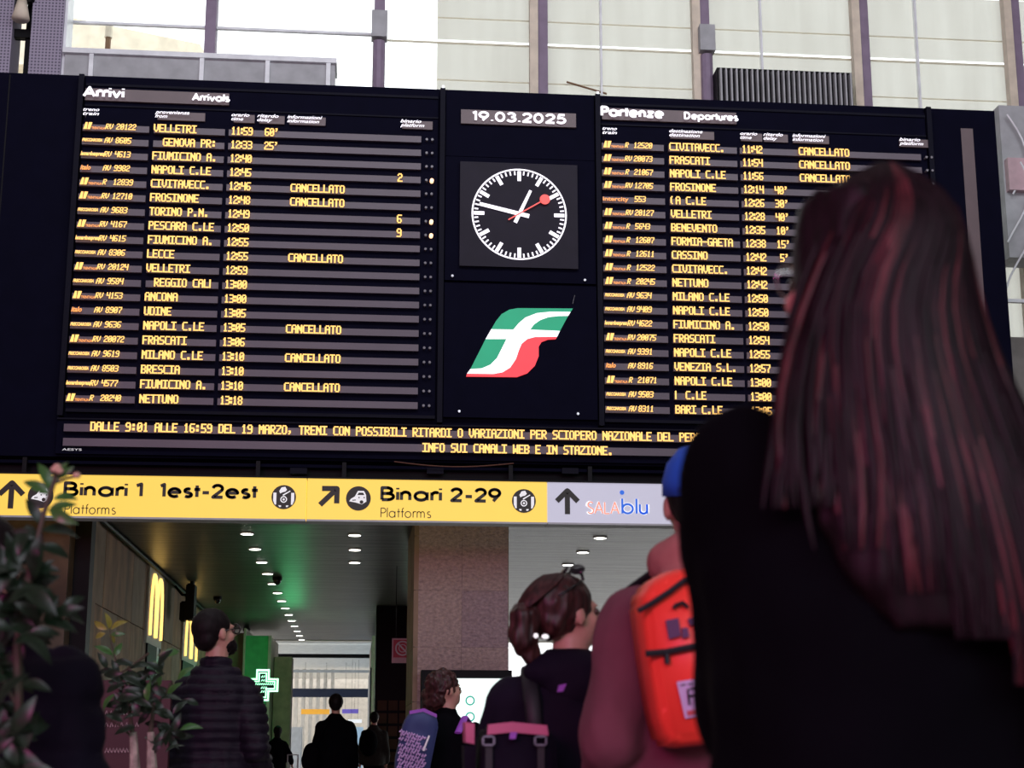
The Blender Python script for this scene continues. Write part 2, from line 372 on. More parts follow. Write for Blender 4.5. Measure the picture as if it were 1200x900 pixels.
for i in range(3): downlight(-.055, 18.62+1.45*i, lab_(i, 3, 'the short middle row of three'), 'downlights in the short middle row')
for i in range(3): downlight(2.85, 18.6+1.46*i, lab_(i, 3, 'the right bay row of three'), 'downlights in the right bay')
for i, (px, py, lab) in enumerate(((325, 676, 'small black dome camera beside the left downlight row'), (255, 699, 'small black dome camera on the ceiling above the man in the quilted jacket'), (289, 737, 'small black dome camera farthest back on the passage ceiling'))):
    k = (CZ-H)/(at(px, py, 1).z-H); P = at(px, py, 1); x, y = P.x*k, k
    r = empty('dome_camera', (x, y, CZ), lab, 'camera', 'dome cameras on the passage ceiling')
    MB().tube([(x, y, CZ-.05), (x, y, CZ)], .07, 14).build('mount', M['dark'], r); MB().ell((x, y, CZ-.05), (.06, .06, .07)).build('dome', M['glass_blk'], r, smooth=True)
# stone pier and its slabs
pr = empty('stone_pier', (1.1, 17.4, 0), 'rough grey-pink stone-clad pier in the middle of the passage', 'pillar')
MB().box(.64, 1.58, 17.03, 19.2, 0, CZ-.003).build('core', M['dark'], pr)
zz = [(0, .9), (.9, 1.55), (1.55, 2.12), (2.12, 2.72), (2.72, 3.3), (3.3, CZ-.004)]
for j, (z0, z1) in enumerate(zz):
    for (xa, xb) in ((.61, 1.102), (1.105, 1.6)):
        MB().box(xa, xb, 17.0+random.uniform(0, .004), 17.04, z0+.001, z1-.001).build('stone_slab', M['rough_stone_b' if (j == 3 and xa > 1) else 'rough_stone'], pr)
    MB().box(.59, .64, 17.0, 19.2, z0+.003, z1-.003).build('stone_slab', M['stone2'], pr)
    MB().box(1.58, 1.61, 17.04, 19.2, z0+.003, z1-.003).build('stone_slab', M['stone2'], pr)
# dark pillar further back
pr = empty('dark_pillar', (.7, 29, 0), 'tall dark pillar left of the stone pier, below the no-smoking sign', 'pillar')
MB().box(.33, .95, 28.4, 29.5, 0, CZ-.01).build('shaft', M['dark'], pr)
for k in range(8):
    for q in range(3): MB().box(.38+q*.19, .38+q*.19+.16, 28.37, 28.4, .15+k*.22, .15+k*.22+.17).build('brick', M['brick'], pr)
MB().box(.90, .935, 28.33, 28.4, 0, CZ).build('edge_trim', M['concrete'], pr)
o = MB().box(.30, .95, 32, PY1, 0, CZ-.3).build('shop_partition', M['concrete']); tag(o, 'pale partition behind the dark pillar', 'partition')
MB().box(.27, .30, 32.2, 36.8, 0.3, 2.6).build('dark_glazing', M['navybeam'], o)
# green neon strip between pillar and pier
o = MB().box(.98, 1.10, 30, 30.1, H+.55, H+1.25).build('green_neon', M['greenled']); tag(o, 'green lit strip between the dark pillar and the stone pier', 'sign'); MB().box(1.02, 1.06, 30.03, 30.07, 0, H+.55).build('post', M['dark'], o)
# no smoking sign
P0 = at(459.5, 748, 22); P1 = at(484, 777, 22)
s = empty('no_smoking_sign', (P0.x, 22, P1.z), 'small white sign with a red prohibition ring left of the stone pier', 'sign')
MB().box(P0.x, P1.x, 22, 22.02, P1.z, P0.z).build('panel', M['pinkwhite'], s)
MB().tube([(P0.x+.05, 22.01, P0.z), (P0.x+.05, 22.01, CZ)], .006, 6).build('rod', M['dark'], s); MB().tube([(P1.x-.05, 22.01, P0.z), (P1.x-.05, 22.01, CZ)], .006, 6).build('rod', M['dark'], s)
cx, cz = (P0.x+P1.x)/2, P0.z-.135
mb = MB().box(P0.x+.02, P1.x-.02, 21.992, 22, P0.z-.26, P0.z-.02)
mb.build('red_field', M['redprint'], s)
mb = MB()
for i in range(28):
    a, b_ = 2*PI*i/28, 2*PI*(i+1)/28
    for r0, r1 in ((.082, .102), (.045, .056)):
        mb.poly([(cx+r*math.cos(t), 21.988, cz+r*math.sin(t)) for r, t in ((r0, a), (r1, a), (r1, b_), (r0, b_))])
mb.poly([(cx-.07, 21.986, cz+.055), (cx-.055, 21.986, cz+.07), (cx+.07, 21.986, cz-.055), (cx+.055, 21.986, cz-.07)])
mb.build('pictogram', M['whiteprint'], s)
# information kiosk under the pier
P0 = at(494, 785, 16.6); P1 = at(600, 793, 16.6)
s = empty('information_totem', (1.05, 16.6, 0), 'black-framed totem with a bright white screen in front of the stone pier', 'screen')
MB().box(P0.x, P1.x, 16.6, 16.85, 0, P0.z).build('housing', M['dark'], s)
MB().box(P0.x+.05, P1.x-.03, 16.585, 16.6, .35, P1.z-.02).build('display', M['screen'], s)
for py in (821, 840):
    Q = at(551, py, 16.57); mb = MB()
    for i in range(24):
        a, b_ = 2*PI*i/24, 2*PI*(i+1)/24
        mb.poly([(Q.x+r*math.cos(t), 16.578, Q.z+r*math.sin(t)) for r, t in ((.034, a), (.05, a), (.05, b_), (.034, b_))])
    mb.build('round_icon', M['teal'], s)
P0 = at(503, 797, 16.57); P1 = at(512, 806, 16.57); MB().box(P0.x, P1.x, 16.575, 16.585, P1.z, P0.z).build('white_tile', M['lwhite'], s)
# M signs on the left wall
def msign(y0, y1, z0, z1, lab):
    r = empty('arches_sign', (-2.8, (y0+y1)/2, z0), lab, 'sign', 'lit golden arches signs on the left wall')
    MB().box(-2.825, -2.795, y0, y1, z0, z1).build('light_box', M['white_panel'], r)
    ym = (y0+y1)/2; hw = (y1-y0)*.40
    for s_ in (-1, 1):
        pts = []
        for i in range(15):
            t = PI*i/14; pts.append((-2.785, ym + s_*hw/2 + math.cos(t)*hw/2*.84, z1-.10-(z1-z0)*.80 + math.sin(t)**.6*(z1-z0)*.80))
        MB().tube(pts, .027, 6).build('golden_arch', M['gold'], r, smooth=True)
    MB().box(-2.825, -2.80, y0+.2, y1, 0.9, z0).build('lower_panel', M['dark'], r)
    MB().box(-2.80, -2.795, y1-.45, y1-.25, 1.0, z0).build('white_bar', M['rail'], r)
msign(21.7, 23.35, H+1.32, H+2.36, 'nearer lit golden arches sign on the stone wall at left')
msign(26.2, 28.6, H+1.32, H+2.2, 'farther lit golden arches sign, behind the shoulder of the man in the quilted jacket')
# dark camera / speaker cluster on the wall bracket
P = at(221, 705, 24.5)
s = empty('wall_projector', P, 'dark projector hanging on a wall bracket above the man in the quilted jacket', 'projector')
MB().box(P.x-.03, P.x+.10, 24.3, 24.7, P.z-.28, P.z+.26).build('housing', M['dark'], s, bevel=.02)
MB().box(P.x-.12, P.x-.02, 24.4, 24.6, P.z-.3, P.z+.0).build('lamp_head', M['dark'], s, bevel=.02)
MB().tube([(-2.82, 24.5, P.z+.3), (P.x-.1, 24.5, P.z+.1), (P.x, 24.5, P.z+.1)], .02, 6).build('arm', M['dark'], s)
MB().box(P.x+.02, P.x+.07, 24.4, 24.6, P.z+.2, CZ).build('drop_rod', M['dark'], s)
# green-lit shopfront + pharmacy cross
o = empty('shopfront', (-2.2, 34, 0), 'green-lit pharmacy shopfront behind the cross', 'shopfront')
MB().box(-2.26, -1.80, 33, 36, 0, CZ-.25).build('green_lit_panel', M['green_lit_wall'], o)
MB().box(-2.30, -2.26, 32.95, 36, 0, CZ-.10).build('white_post', M['concrete'], o); MB().box(-1.80, -1.74, 32.95, 36, 0, CZ-.25).build('white_post', M['concrete'], o)
MB().box(-2.75, -2.30, 33.2, 36, 0, CZ-.18).build('grey_panel', M['stone2'], o)
cxp = at(308, 803, 24)
s = empty('pharmacy_cross', (cxp.x, 24, cxp.z), 'green neon pharmacy cross hanging in the passage', 'sign')
def cross(a, b_): return [(-a,-b_),(-a,-a),(-b_,-a),(-b_,a),(-a,a),(-a,b_),(a,b_),(a,a),(b_,a),(b_,-a),(a,-a),(a,-b_)]
def ctube(a, b_, r, nm):
    pts = [(cxp.x+x, 23.93, cxp.z+z) for x, z in cross(a, b_)]; pts += pts[:1]
    MB().tube(pts, r, 6).build(nm, M['greenled'], s)
MB().prism([(cxp.x+x, cxp.z+z) for x, z in cross(.085, .225)], 23.96, 24.06).build('casing', M['dark'], s)
ctube(.085, .215, .019, 'outer_tube'); ctube(.052, .175, .011, 'middle_tube')
mb = MB()
for k in range(-6, 7):
    for q in range(12):
        u = -.17+q*.03; x = u+k*.0; z = k*.027
        if (abs(x) < .045 or abs(z) < .045) and abs(x) < .16 and abs(z) < .16 and (k % 2 == 0): mb.tube([(cxp.x+x, 23.94, cxp.z+z), (cxp.x+x+.018, 23.94, cxp.z+z+.03)], .005, 5)
mb.build('inner_tubes', M['greenled'], s)
MB().tube([(-2.8, 24.02, cxp.z-.28), (cxp.x, 24.02, cxp.z-.24)], .02, 6).build('arm', M['dark'], s)
MB().tube([(cxp.x, 24.02, cxp.z-.26), (cxp.x, 24.02, cxp.z)], .015, 6).build('post', M['dark'], s)
gl = bpy.data.lights.new('shopfront_green_fill', 'POINT'); gl.energy = 17; gl.color = (.12, 1, .35); gl.shadow_soft_size = .2
g = bpy.data.objects.new('shopfront_green_fill', gl); C.collection.objects.link(g); g.location = (cxp.x+.1, 31.0, cxp.z+.4)  # added green point light, set well behind the cross to light the shopfront
# stone strip wall beyond
# far bays: open daylight beyond the low ceiling
struct(MB().box(-2.9, 7.5, PY1, PY1+.35, CZ-.02, CZ+.75).build('trim_3', M['ceil2']))
for k, (y0, y1, z) in enumerate(((38.6, 42.4, CZ+.16), (44, 50, CZ+.25), (52, 60, CZ+.35), (62, 73, CZ+.45))):
    struct(MB().box(-3.2, 1.2, y0, y1, z, z+.12).build('ceiling_far_%s' % 'abcd'[k], M['ceil2']))
def beam(y, z, h, m, lab, nm='cross_beam'):
    o = MB().box(-2.9, .75, y, y+.25, z, z+h).build(nm, m); tag(o, lab, 'beam')
beam(41.5, H+2.16, .09, M['dark'], 'thin dark pipe across the bright far end of the passage', 'cross_pipe')
beam(46, H+1.98, .07, M['ledge'], 'second thin grey pipe across the far end, just above the dark blue beam', 'cross_pipe')
o = MB().box(-2.48, .47, 50, 50.2, H+1.40, H+1.66).build('dark_blue_beam', M['navybeam']); tag(o, 'dark blue fascia beam across the far end of the passage', 'beam')
for k in range(6):
    x = at(344+8.5*k, 850, 60).x
    o = MB().box(x, x+.13, 60, 60.3, 0, CZ+.3).build('white_column', M['concrete']); tag(o, 'slender pale column %s of the row beyond the dark blue beam' % ('leftmost' if k == 0 else 'rightmost' if k == 5 else ORD[k]+' from the left'), 'column', 'pale columns at the far end')
o = MB().box(-1.72, -1.36, 34, 35, 0, CZ-.62).build('stone_column', M['stone_col']); tag(o, 'beige stone column right of the green pharmacy cross', 'column')
o = MB().box(.5, .62, 40, 60, 0, CZ+.4).build('far_partition', M['bluegrey']); tag(o, 'blue-grey glazed partition at the far right of the passage', 'partition')
for px0, px1, py0, py1, mm, lab in ((353, 386, 831, 837, 'orange_s', 'small orange sign hanging at the far end'), (401, 420, 831, 836, 'purple_s', 'small violet sign hanging at the far end behind the tall walker'), (408, 424, 843, 847, 'signwhite', 'tiny white sign at the far end')):
    Yh = 56 if mm != 'signwhite' else 54; A = at(px0, py0, Yh); B = at(px1, py1, Yh); o = MB().box(A.x, B.x, Yh, Yh+.1, B.z, A.z).build('hanging_sign', M[mm]); tag(o, lab, 'sign')
    MB().box(A.x+.1, A.x+.107, Yh+.02, Yh+.08, A.z, CZ+.6).build('rod', M['dark'], o); MB().box(B.x-.14, B.x-.133, Yh+.02, Yh+.08, A.z, CZ+.6).build('rod', M['dark'], o)
A = at(338, 852, 58); B = at(352, 900, 58)
o = MB().box(A.x-.2, B.x, 58, 59, 0, A.z).build('grey_kiosk', M['ledge']); tag(o, 'plain grey kiosk far down the passage behind the small hooded walker', 'kiosk')
A = at(408, 852, 62); B = at(425, 890, 62)
o = MB().box(A.x, B.x, 62, 63, 0, A.z).build('blue_kiosk', M['bluegrey']); tag(o, 'pale blue glassy kiosk between the two far walkers', 'kiosk')
# right bay far end: dark wall fragments, bright outside
struct(MB().box(.95, 1.6, 36, PY1, 0, CZ-.01).build('wall_partition', M['concrete']))
struct(MB().box(-9, -3.2, 18.2, 38, 0, CZ+.02).build('wall_left_far', M['concrete']))
struct(MB().box(-9, 3.5, 74, 74.5, 0, CZ+3).build('wall_far', M['farwall']))
# ------------------------------------------------------------------ LED font
G5 = {
'A':'01110 10001 10001 11111 10001 10001 10001','B':'11110 10001 10001 11110 10001 10001 11110','C':'01111 10000 10000 10000 10000 10000 01111',
'D':'11110 10001 10001 10001 10001 10001 11110','E':'11111 10000 10000 11110 10000 10000 11111','F':'11111 10000 10000 11110 10000 10000 10000',
'G':'01111 10000 10000 10011 10001 10001 01111','H':'10001 10001 10001 11111 10001 10001 10001','I':'11111 00100 00100 00100 00100 00100 11111',
'L':'10000 10000 10000 10000 10000 10000 11111','M':'10001 11011 10101 10101 10001 10001 10001','N':'10001 11001 11101 10111 10011 10001 10001',
'O':'01110 10001 10001 10001 10001 10001 01110','P':'11110 10001 10001 11110 10000 10000 10000','R':'11110 10001 10001 11110 10100 10010 10001',
'S':'01111 10000 10000 01110 00001 00001 11110','T':'11111 00100 00100 00100 00100 00100 00100','U':'10001 10001 10001 10001 10001 10001 01110',
'V':'10001 10001 10001 10001 10001 01010 00100','W':'10001 10001 10001 10101 10101 11011 10001','Z':'11111 00001 00010 00100 01000 10000 11111',
'0':'01110 10001 10011 10101 11001 10001 01110','1':'00100 01100 00100 00100 00100 00100 01110','2':'01110 10001 00001 00110 01000 10000 11111',
'3':'11110 00001 00001 01110 00001 00001 11110','4':'10001 10001 10001 11111 00001 00001 00001','5':'11111 10000 10000 11110 00001 00001 11110',
'6':'01111 10000 10000 11110 10001 10001 01110','7':'11111 00001 00001 00010 00100 00100 00100','8':'01110 10001 10001 01110 10001 10001 01110',
'9':'01110 10001 10001 01111 00001 00001 11110','.':'00000 00000 00000 00000 00000 01100 01100',',':'00000 00000 00000 00000 01100 00100 01000',
':':'00000 01100 01100 00000 01100 01100 00000','-':'00000 00000 00000 11111 00000 00000 00000',"'":'01100 00100 01000 00000 00000 00000 00000','|':'10000 10000 10000 10000 10000 10000 10000','(':'01000 10000 10000 10000 10000 10000 01000'}
def led(txt, x0, zc, h, pitch, m, parent, nm='lettering', y=14.93, shear=0):
    cw = pitch/6; ch = h/7; mb = MB(); e = cw*.38; ez = ch*.02
    for i, c in enumerate(txt):
        if c not in G5: continue
        for r, row in enumerate(G5[c].split()):
            z1 = zc + h/2 - r*ch; z0 = z1 - ch; k = 0
            while k < 5:
                if row[k] == '1':
                    j = k
                    while j < 5 and row[j] == '1': j += 1
                    xa = x0+i*pitch+k*cw-e; xb = x0+i*pitch+j*cw+e
                    s0 = shear*(z0-zc); s1 = shear*(z1-zc)
                    mb.poly([(xa+s0, y, z0-ez), (xb+s0, y, z0-ez), (xb+s1, y, z1+ez), (xa+s1, y, z1+ez)]); k = j
                else: k += 1
    if mb.v: return mb.build(nm, m, parent)
_tc = {}
def bfont(txt, x0, z0, size, m, parent, nm='lettering', y=14.93, bold=0, shear=0, width=None):
    key = (txt, bold, shear)
    if key not in _tc:
        cu = bpy.data.curves.new('t', 'FONT'); cu.body = txt; cu.size = 1; cu.offset = bold; cu.shear = shear; cu.resolution_u = 3; cu.space_line = .8
        o = bpy.data.objects.new('t', cu); C.collection.objects.link(o)
        dg = bpy.context.evaluated_depsgraph_get(); me = bpy.data.meshes.new_from_object(o.evaluated_get(dg))
        bpy.data.objects.remove(o); _tc[key] = ([tuple(v.co) for v in me.vertices], [tuple(p.vertices) for p in me.polygons])
    vv, ff = _tc[key]; mb = MB()
    xs = [v[0] for v in vv]; sx = size if width is None else width/(max(xs)-min(xs))
    mb.v = [(x0+(v[0]-min(xs))*sx, y, z0+v[1]*size) for v in vv]; mb.f = list(ff)
    return mb.build(nm, m, parent)
# stroke font (geometric sign lettering): units: cap height 1, x-height .66
def arc(cx, cy, rx, ry, a0, a1, n=14): return [(cx+rx*math.cos(math.radians(a0+(a1-a0)*i/n)), cy+ry*math.sin(math.radians(a0+(a1-a0)*i/n))) for i in range(n+1)]
r = .30
SF = {
'B': (.66, [[(0, 0), (0, 1), (.25, 1)]+arc(.25, .76, .22, .24, 90, -90)+[(0, .52)], [(.25, .52)]+arc(.27, .26, .28, .26, 90, -90)+[(0, 0)]]),
'P': (.56, [[(0, 0), (0, 1), (.22, 1)]+arc(.22, .74, .26, .26, 90, -90)+[(0, .48)]]),
'S': (.56, [arc(.26, .76, .23, .24, 40, 200)+[(.2, .56), (.34, .46)]+arc(.26, .24, .25, .24, 40, -150)]),
'A': (.74, [[(0, 0), (.34, 1), (.68, 0)], [(.12, .33), (.56, .33)]]),
'L': (.46, [[(0, 1), (0, 0), (.4, 0)]]),
'i': (.16, [[(0, 0), (0, .66)], [(0, .88), (0, 1.0)]]),
'l': (.16, [[(0, 0), (0, 1.05)]]),
'n': (.56, [[(0, 0), (0, .66)], [(0, .38)]+arc(.2, .40, .2, .26, 160, 0)+[(.4, 0)]]),
'm': (.88, [[(0, 0), (0, .66)], [(0, .40)]+arc(.18, .42, .18, .24, 160, 0)+[(.36, 0)], [(.36, .40)]+arc(.54, .42, .18, .24, 160, 0)+[(.72, 0)]]),
'a': (.72, [arc(.3, .33, .29, .33, 0, 360, 20), [(.59, 0), (.59, .66)]]),
'b': (.70, [arc(.3, .33, .29, .33, 0, 360, 20), [(.01, 0), (.01, 1.05)]]),
'u': (.56, [[(0, .66), (0, .26)]+arc(.2, .24, .2, .24, 180, 360)+[(.4, .66)], [(.4, 0), (.4, .66)]]),
'r': (.36, [[(0, 0), (0, .66)], [(0, .38)]+arc(.19, .40, .19, .26, 160, 60)]),
'e': (.70, [[(.02, .36), (.56, .36)]+arc(.3, .33, .28, .33, 8, 310, 20)]),
's': (.46, [arc(.19, .50, .16, .16, 50, 210, 8)+[(.2, .34)]+arc(.19, .16, .18, .16, 50, -140, 8)]),
't': (.34, [[(.12, 0), (.12, .95)], [(-.02, .62), (.28, .62)]]),
'f': (.34, [[(.12, 0), (.12, .8)]+arc(.26, .84, .14, .18, 180, 90, 6), [(-.02, .62), (.28, .62)]]),
'o': (.72, [arc(.3, .33, .29, .33, 0, 360, 20)]),
'1': (.34, [[(-.02, .86), (.16, 1), (.16, 0)]]),
'2': (.62, [arc(.26, .72, .24, .27, 170, -35, 12)+[(.02, 0), (.52, 0)]]),
'9': (.66, [arc(.27, .68, .26, .31, 0, 360, 20), [(.52, .60), (.20, 0)]]),
'0': (.66, [arc(.27, .5, .25, .5, 0, 360, 24)]),
'3': (.6, [arc(.22, .75, .22, .24, 160, -90, 10), arc(.22, .26, .26, .26, 90, -160, 12)]),
'5': (.6, [[(.46, 1), (.12, 1), (.06, .56)]+arc(.22, .32, .27, .31, 120, -150, 12)]),
'-': (.46, [[(.02, .36), (.34, .36)]]), '.': (.24, [[(.04, -.02), (.04, .10)]]), ' ': (.4, []),
'v': (.58, [[(0, .66), (.24, 0), (.48, .66)]]), 'z': (.56, [[(0, .62), (.42, .62), (0, .04), (.44, .04)]]),
'D': (.72, [[(0, 0), (0, 1), (.2, 1)]+arc(.2, .5, .36, .5, 90, -90)+[(0, 0)]]), 'p': (.70, [arc(.3, .33, .29, .33, 0, 360, 20), [(.01, -.35), (.01, .66)]])}
def stroke(mb, pts, wd, y):
    P = [Vector((p[0], p[1])) for p in pts]; closed = (P[0]-P[-1]).length < 1e-4
    for i in range(len(P)-1):
        d = P[i+1]-P[i]
        if d.length < 1e-6: continue
        d.normalize(); nn = Vector((-d.y, d.x))*wd/2; e = d*wd*.02
        a, b = P[i]-e, P[i+1]+e
        mb.poly([(a.x-nn.x, y, a.y-nn.y), (b.x-nn.x, y, b.y-nn.y), (b.x+nn.x, y, b.y+nn.y), (a.x+nn.x, y, a.y+nn.y)])
        if i > 0 or closed:
            q = P[i]; mb.poly([(q.x+wd/2*.98*math.cos(t*PI/4), y-.0004, q.y+wd/2*.98*math.sin(t*PI/4)) for t in range(8)])
def sfont(txt, x0, x1, z0, h, wt, m, parent, nm='lettering', y=14.93):
    tot = sum(SF[c][0] for c in txt[:-1]) + SF[txt[-1]][0]*.85
    sx = (x1-x0)/tot; mb = MB(); x = x0+wt*h*.4
    for c in txt:
        for pl in SF[c][1]: stroke(mb, [(x+p[0]*sx*.88, z0+wt*h*.5*(1-2*min(1, max(0, p[1])))+p[1]*h) for p in pl], wt*h, y)
        x += SF[c][0]*sx
    return mb.build(nm, m, parent)
# ------------------------------------------------------------------ the board
R1, RP = H+5.916, (5.916-3.188)/19
cab = empty('board_cabinet', (1.5, 15.3, H+2.6), 'huge dark navy cabinet that carries the arrivals and departures boards', 'cabinet')
MB().box(-5.2, 6.55, 15.05, 15.48, H+2.64, H+6.49).build('cabinet_body', M['casing'], cab)
MB().box(6.17, 6.30, 15.046, 15.05, H+3.2, H+6.28).build('glass_strip', M['strip_dim'], cab)
for x in (-5.2, -4.25, -3.55): MB().box(x, x+.012, 15.046, 15.05, H+2.64, H+6.47).build('panel_seam', M['dark'], cab)
def rowtext(b, data, X):
    for i, (lg, cat, num, dest, ind, tm, dl, info, pf) in enumerate(data):
        z = R1 - i*RP; zb = z-.008
        for (xa, xb), nm in ((X['train'], 'train_strip'), (X['dest'], 'place_strip'), (X['info'], 'time_strip')):
            s = MB().box(xa, xb, 14.96, 15.0, zb-.033, zb+.033).build(nm, M['strip'], b)
            if nm == 'train_strip':
                x = xa+.0
                if lg == 'T':
                    mb = MB(); mb.poly([(x+.01, 14.93, z-.036), (x+.045, 14.93, z-.036), (x+.03+.02, 14.93, z+.036), (x+.03, 14.93, z+.036)])
                    mb.poly([(x+.05, 14.93, z-.036), (x+.075, 14.93, z-.036), (x+.095, 14.93, z+.036), (x+.06, 14.93, z+.036)]); mb.build('logo', M['led'], s)
                    bfont('TRENITALIA', x+.09, z-.034, .036, M['led_o'], s, 'logo_word', bold=.02, width=.13)
                elif lg == 'F': bfont('FRECCIAROSSA', x+.005, z-.018, .042, M['led'], s, 'logo_word', bold=.05, shear=.3, width=.195)
                elif lg == 'L': bfont('leonardoexpress', x, z-.020, .055, M['led'], s, 'logo_word', bold=.045, shear=.3, width=.225)
                elif lg == 'I': bfont('italo', x+.005, z-.024, .068, M['led_o'], s, 'logo_word', bold=.03, shear=.3, width=.10)
                else: bfont('intercity', x, z-.026, .06, M['led_o'], s, 'logo_word', bold=.02, width=.26)
                cxx = X['cat'] + (0 if len(cat) > 1 else .005)
                if lg != 'C': led(cat, cxx, z-.002, .056, .036, M['led'], s, shear=.25)
                led(num, X['num'], z, .062, .0385, M['led'], s, shear=.12)
            elif nm == 'place_strip': led(dest, xa+.005+ind, z, .084, .0525, M['led'], s)
            else:
                led(tm[:2], X['time'], z, .084, .048, M['led'], s); led(tm[2], X['time']+.085, z, .084, .048, M['led'], s); led(tm[3:], X['time']+.118, z, .084, .048, M['led'], s)
                if dl: led(dl, X['delay']+(.03 if len(dl) < 3 else 0), z, .084, .048, M['led'], s)
                if info: led(info, X['canc'], z, .084, .0535, M['led'], s)
                if pf: led(pf, X['pf'], z, .088, .052, M['led'], s)
        for q in (0, 1):
            on = q == 1 and pf
            MB().tube([(X['dot']+q*.055, 15.0, zb), (X['dot']+q*.055, 14.95, zb)], .019 if on else .013, 10).build('indicator_lamp', M['lamp_on' if on else 'lamp_off'], b)
cn = 'CANCELLATO'
ARR = [('T','RV','20122','VELLETRI',0,'11:59',"60'",'',''),('F','AV','8605','GENOVA PR:',.095,'12:33',"25'",'',''),('L','RV','4613','FIUMICINO A.',0,'12:40','','',''),
('I','AV','9982','NAPOLI C.LE',0,'12:45','','','2'),('T','R','12839','CIVITAVECC.',0,'12:46','',cn,''),('T','RV','12710','FROSINONE',0,'12:48','',cn,''),
('F','AV','9683','TORINO P.N.',0,'12:49','','','6'),('T','RV','4167','PESCARA C.LE',0,'12:50','','','9'),('L','RV','4615','FIUMICINO A.',0,'12:55','','',''),
('F','AV','8306','LECCE',0,'12:55','',cn,''),('T','RV','20124','VELLETRI',0,'12:59','','',''),('F','AV','9584','REGGIO CAL|',.08,'13:00','','',''),
('T','RV','4153','ANCONA',0,'13:00','','',''),('I','AV','8907','UDINE',0,'13:05','','',''),('F','AV','9636','NAPOLI C.LE',0,'13:05','',cn,''),
('T','RV','20072','FRASCATI',0,'13:06','','',''),('F','AV','9619','MILANO C.LE',0,'13:10','',cn,''),('F','AV','8503','BRESCIA',0,'13:10','','',''),
('L','RV','4577','FIUMICINO A.',0,'13:10','',cn,''),('T','R','20240','NETTUNO',0,'13:18','','','')]
DEP = [('T','R','12520','CIVITAVECC.',0,'11:42','',cn,''),('T','RV','20073','FRASCATI',0,'11:54','',cn,''),('T','R','21067','NAPOLI C.LE',0,'11:56','',cn,''),
('T','RV','12705','FROSINONE',0,'12:14',"40'",'',''),('C','IC','553','(A C.LE',0,'12:26',"30'",'',''),('T','RV','20127','VELLETRI',0,'12:28',"40'",'',''),
('T','R','5643','BENEVENTO',0,'12:35',"10'",'',''),('T','R','12607','FORMIA-GAETA',0,'12:38',"15'",'',''),('T','R','12611','CASSINO',0,'12:42',"5'",'',''),
('T','R','12522','CIVITAVECC.',0,'12:42','','',''),('T','R','20245','NETTUNO',0,'12:42','','',''),('F','AV','9634','MILANO C.LE',0,'12:50','','',''),
('F','AV','9409','NAPOLI C.LE',0,'12:50','','',''),('L','RV','4622','FIUMICINO A.',0,'12:50','','',''),('T','RV','20075','FRASCATI',0,'12:54','','',''),
('F','AV','9391','NAPOLI C.LE',0,'12:55','','',''),('I','AV','8916','VENEZIA S.L.',0,'12:57','','',''),('T','R','21071','NAPOLI C.LE',0,'13:00','','',''),
('F','AV','9503','| C.LE',0,'13:00','','',''),('F','AV','8311','BARI C.LE',0,'13:05','','','')]
def X1(px, yy): return aX(px, yy)
XA = dict(train=(X1(98, 149), X1(175.5, 151)), dest=(X1(181, 152), X1(264, 154)), info=(X1(268.5, 155), X1(493.5, 163)), cat=X1(125.5, 150), num=X1(138, 150),
          time=X1(272, 155), delay=X1(311, 157), canc=X1(341, 224), pf=X1(466, 210), dot=X1(500, 163))
XD = dict(train=(X1(704.5, 171), X1(777, 174)), dest=(X1(782.5, 176), X1(862.5, 178)), info=(X1(866, 178), X1(1078, 188)), cat=X1(731, 172), num=X1(741.5, 173),
          time=X1(868, 178), delay=X1(906, 225), canc=X1(934, 180), pf=X1(1052, 200), dot=X1(1084, 188))
def board(name, lab, X, data, x0, x1, t1, t2, hb, colh, t1x, t2x, t1w, t2w):
    b = empty(name, ((x0+x1)/2, 15.03, H+3.05), lab, 'display board')
    MB().box(x0, x1, 15.0, 15.045, H+3.06, H+6.42).build('face_panel', M['casing'], b)
    MB().box(x0, x1, 14.985, 15.0, H+6.36, H+6.385).build('trim_rail', M['frame'], b)
    MB().box(x0, x1, 14.985, 15.0, H+6.145, H+6.16).build('trim_rail', M['frame'], b)
    MB().box(x0, x1, 14.985, 15.0, H+3.06, H+3.09).build('trim_rail', M['frame'], b)
    h = MB().box(hb[0], hb[1], 14.97, 15.0, H+6.20, H+6.325).build('title_strip', M['strip_dim'], b)
    sfont(t1, t1x-.01, t1x+t1w+.01, H+6.212, .118, .235, M['white_led'], h, nm='title')
    sfont(t2, t2x, t2x+t2w+.01, H+6.215, .085, .22, M['white_led'], h, nm='title')
    for t, xa, xw, xe in colh:
        s = MB().box(xa+.02, xe, 14.975, 15.0, H+6.022, H+6.108).build('heading_strip', M['strip_dim'], b)
        for q, word in enumerate(t.split('/')):
            bfont(word, xa, H+6.070-.043*q, .05, M['white_led'], s, 'heading', bold=.012, shear=.35, width=xw*len(word)/max(len(u) for u in t.split('/')))
    for xx in ((-2.86, .72) if x0 < 0 else (2.30, 5.78)):
        MB().box(xx, xx+.05, 14.96, 15.045, H+3.02, H+6.47).build('frame_bar', M['frame'], b)
        if xx in (.72, 2.30): MB().box(xx+.015, xx+.04, 14.97, 15.0, H+6.44, H+6.50).build('clip', M['screw'], b)
    rowtext(b, data, X); return b
def ch(y, *L): return [(t, X1(a, y+(a-100)*.035), X1(b, y)-X1(a, y), X1(c, y)) for t, a, b, c in L]
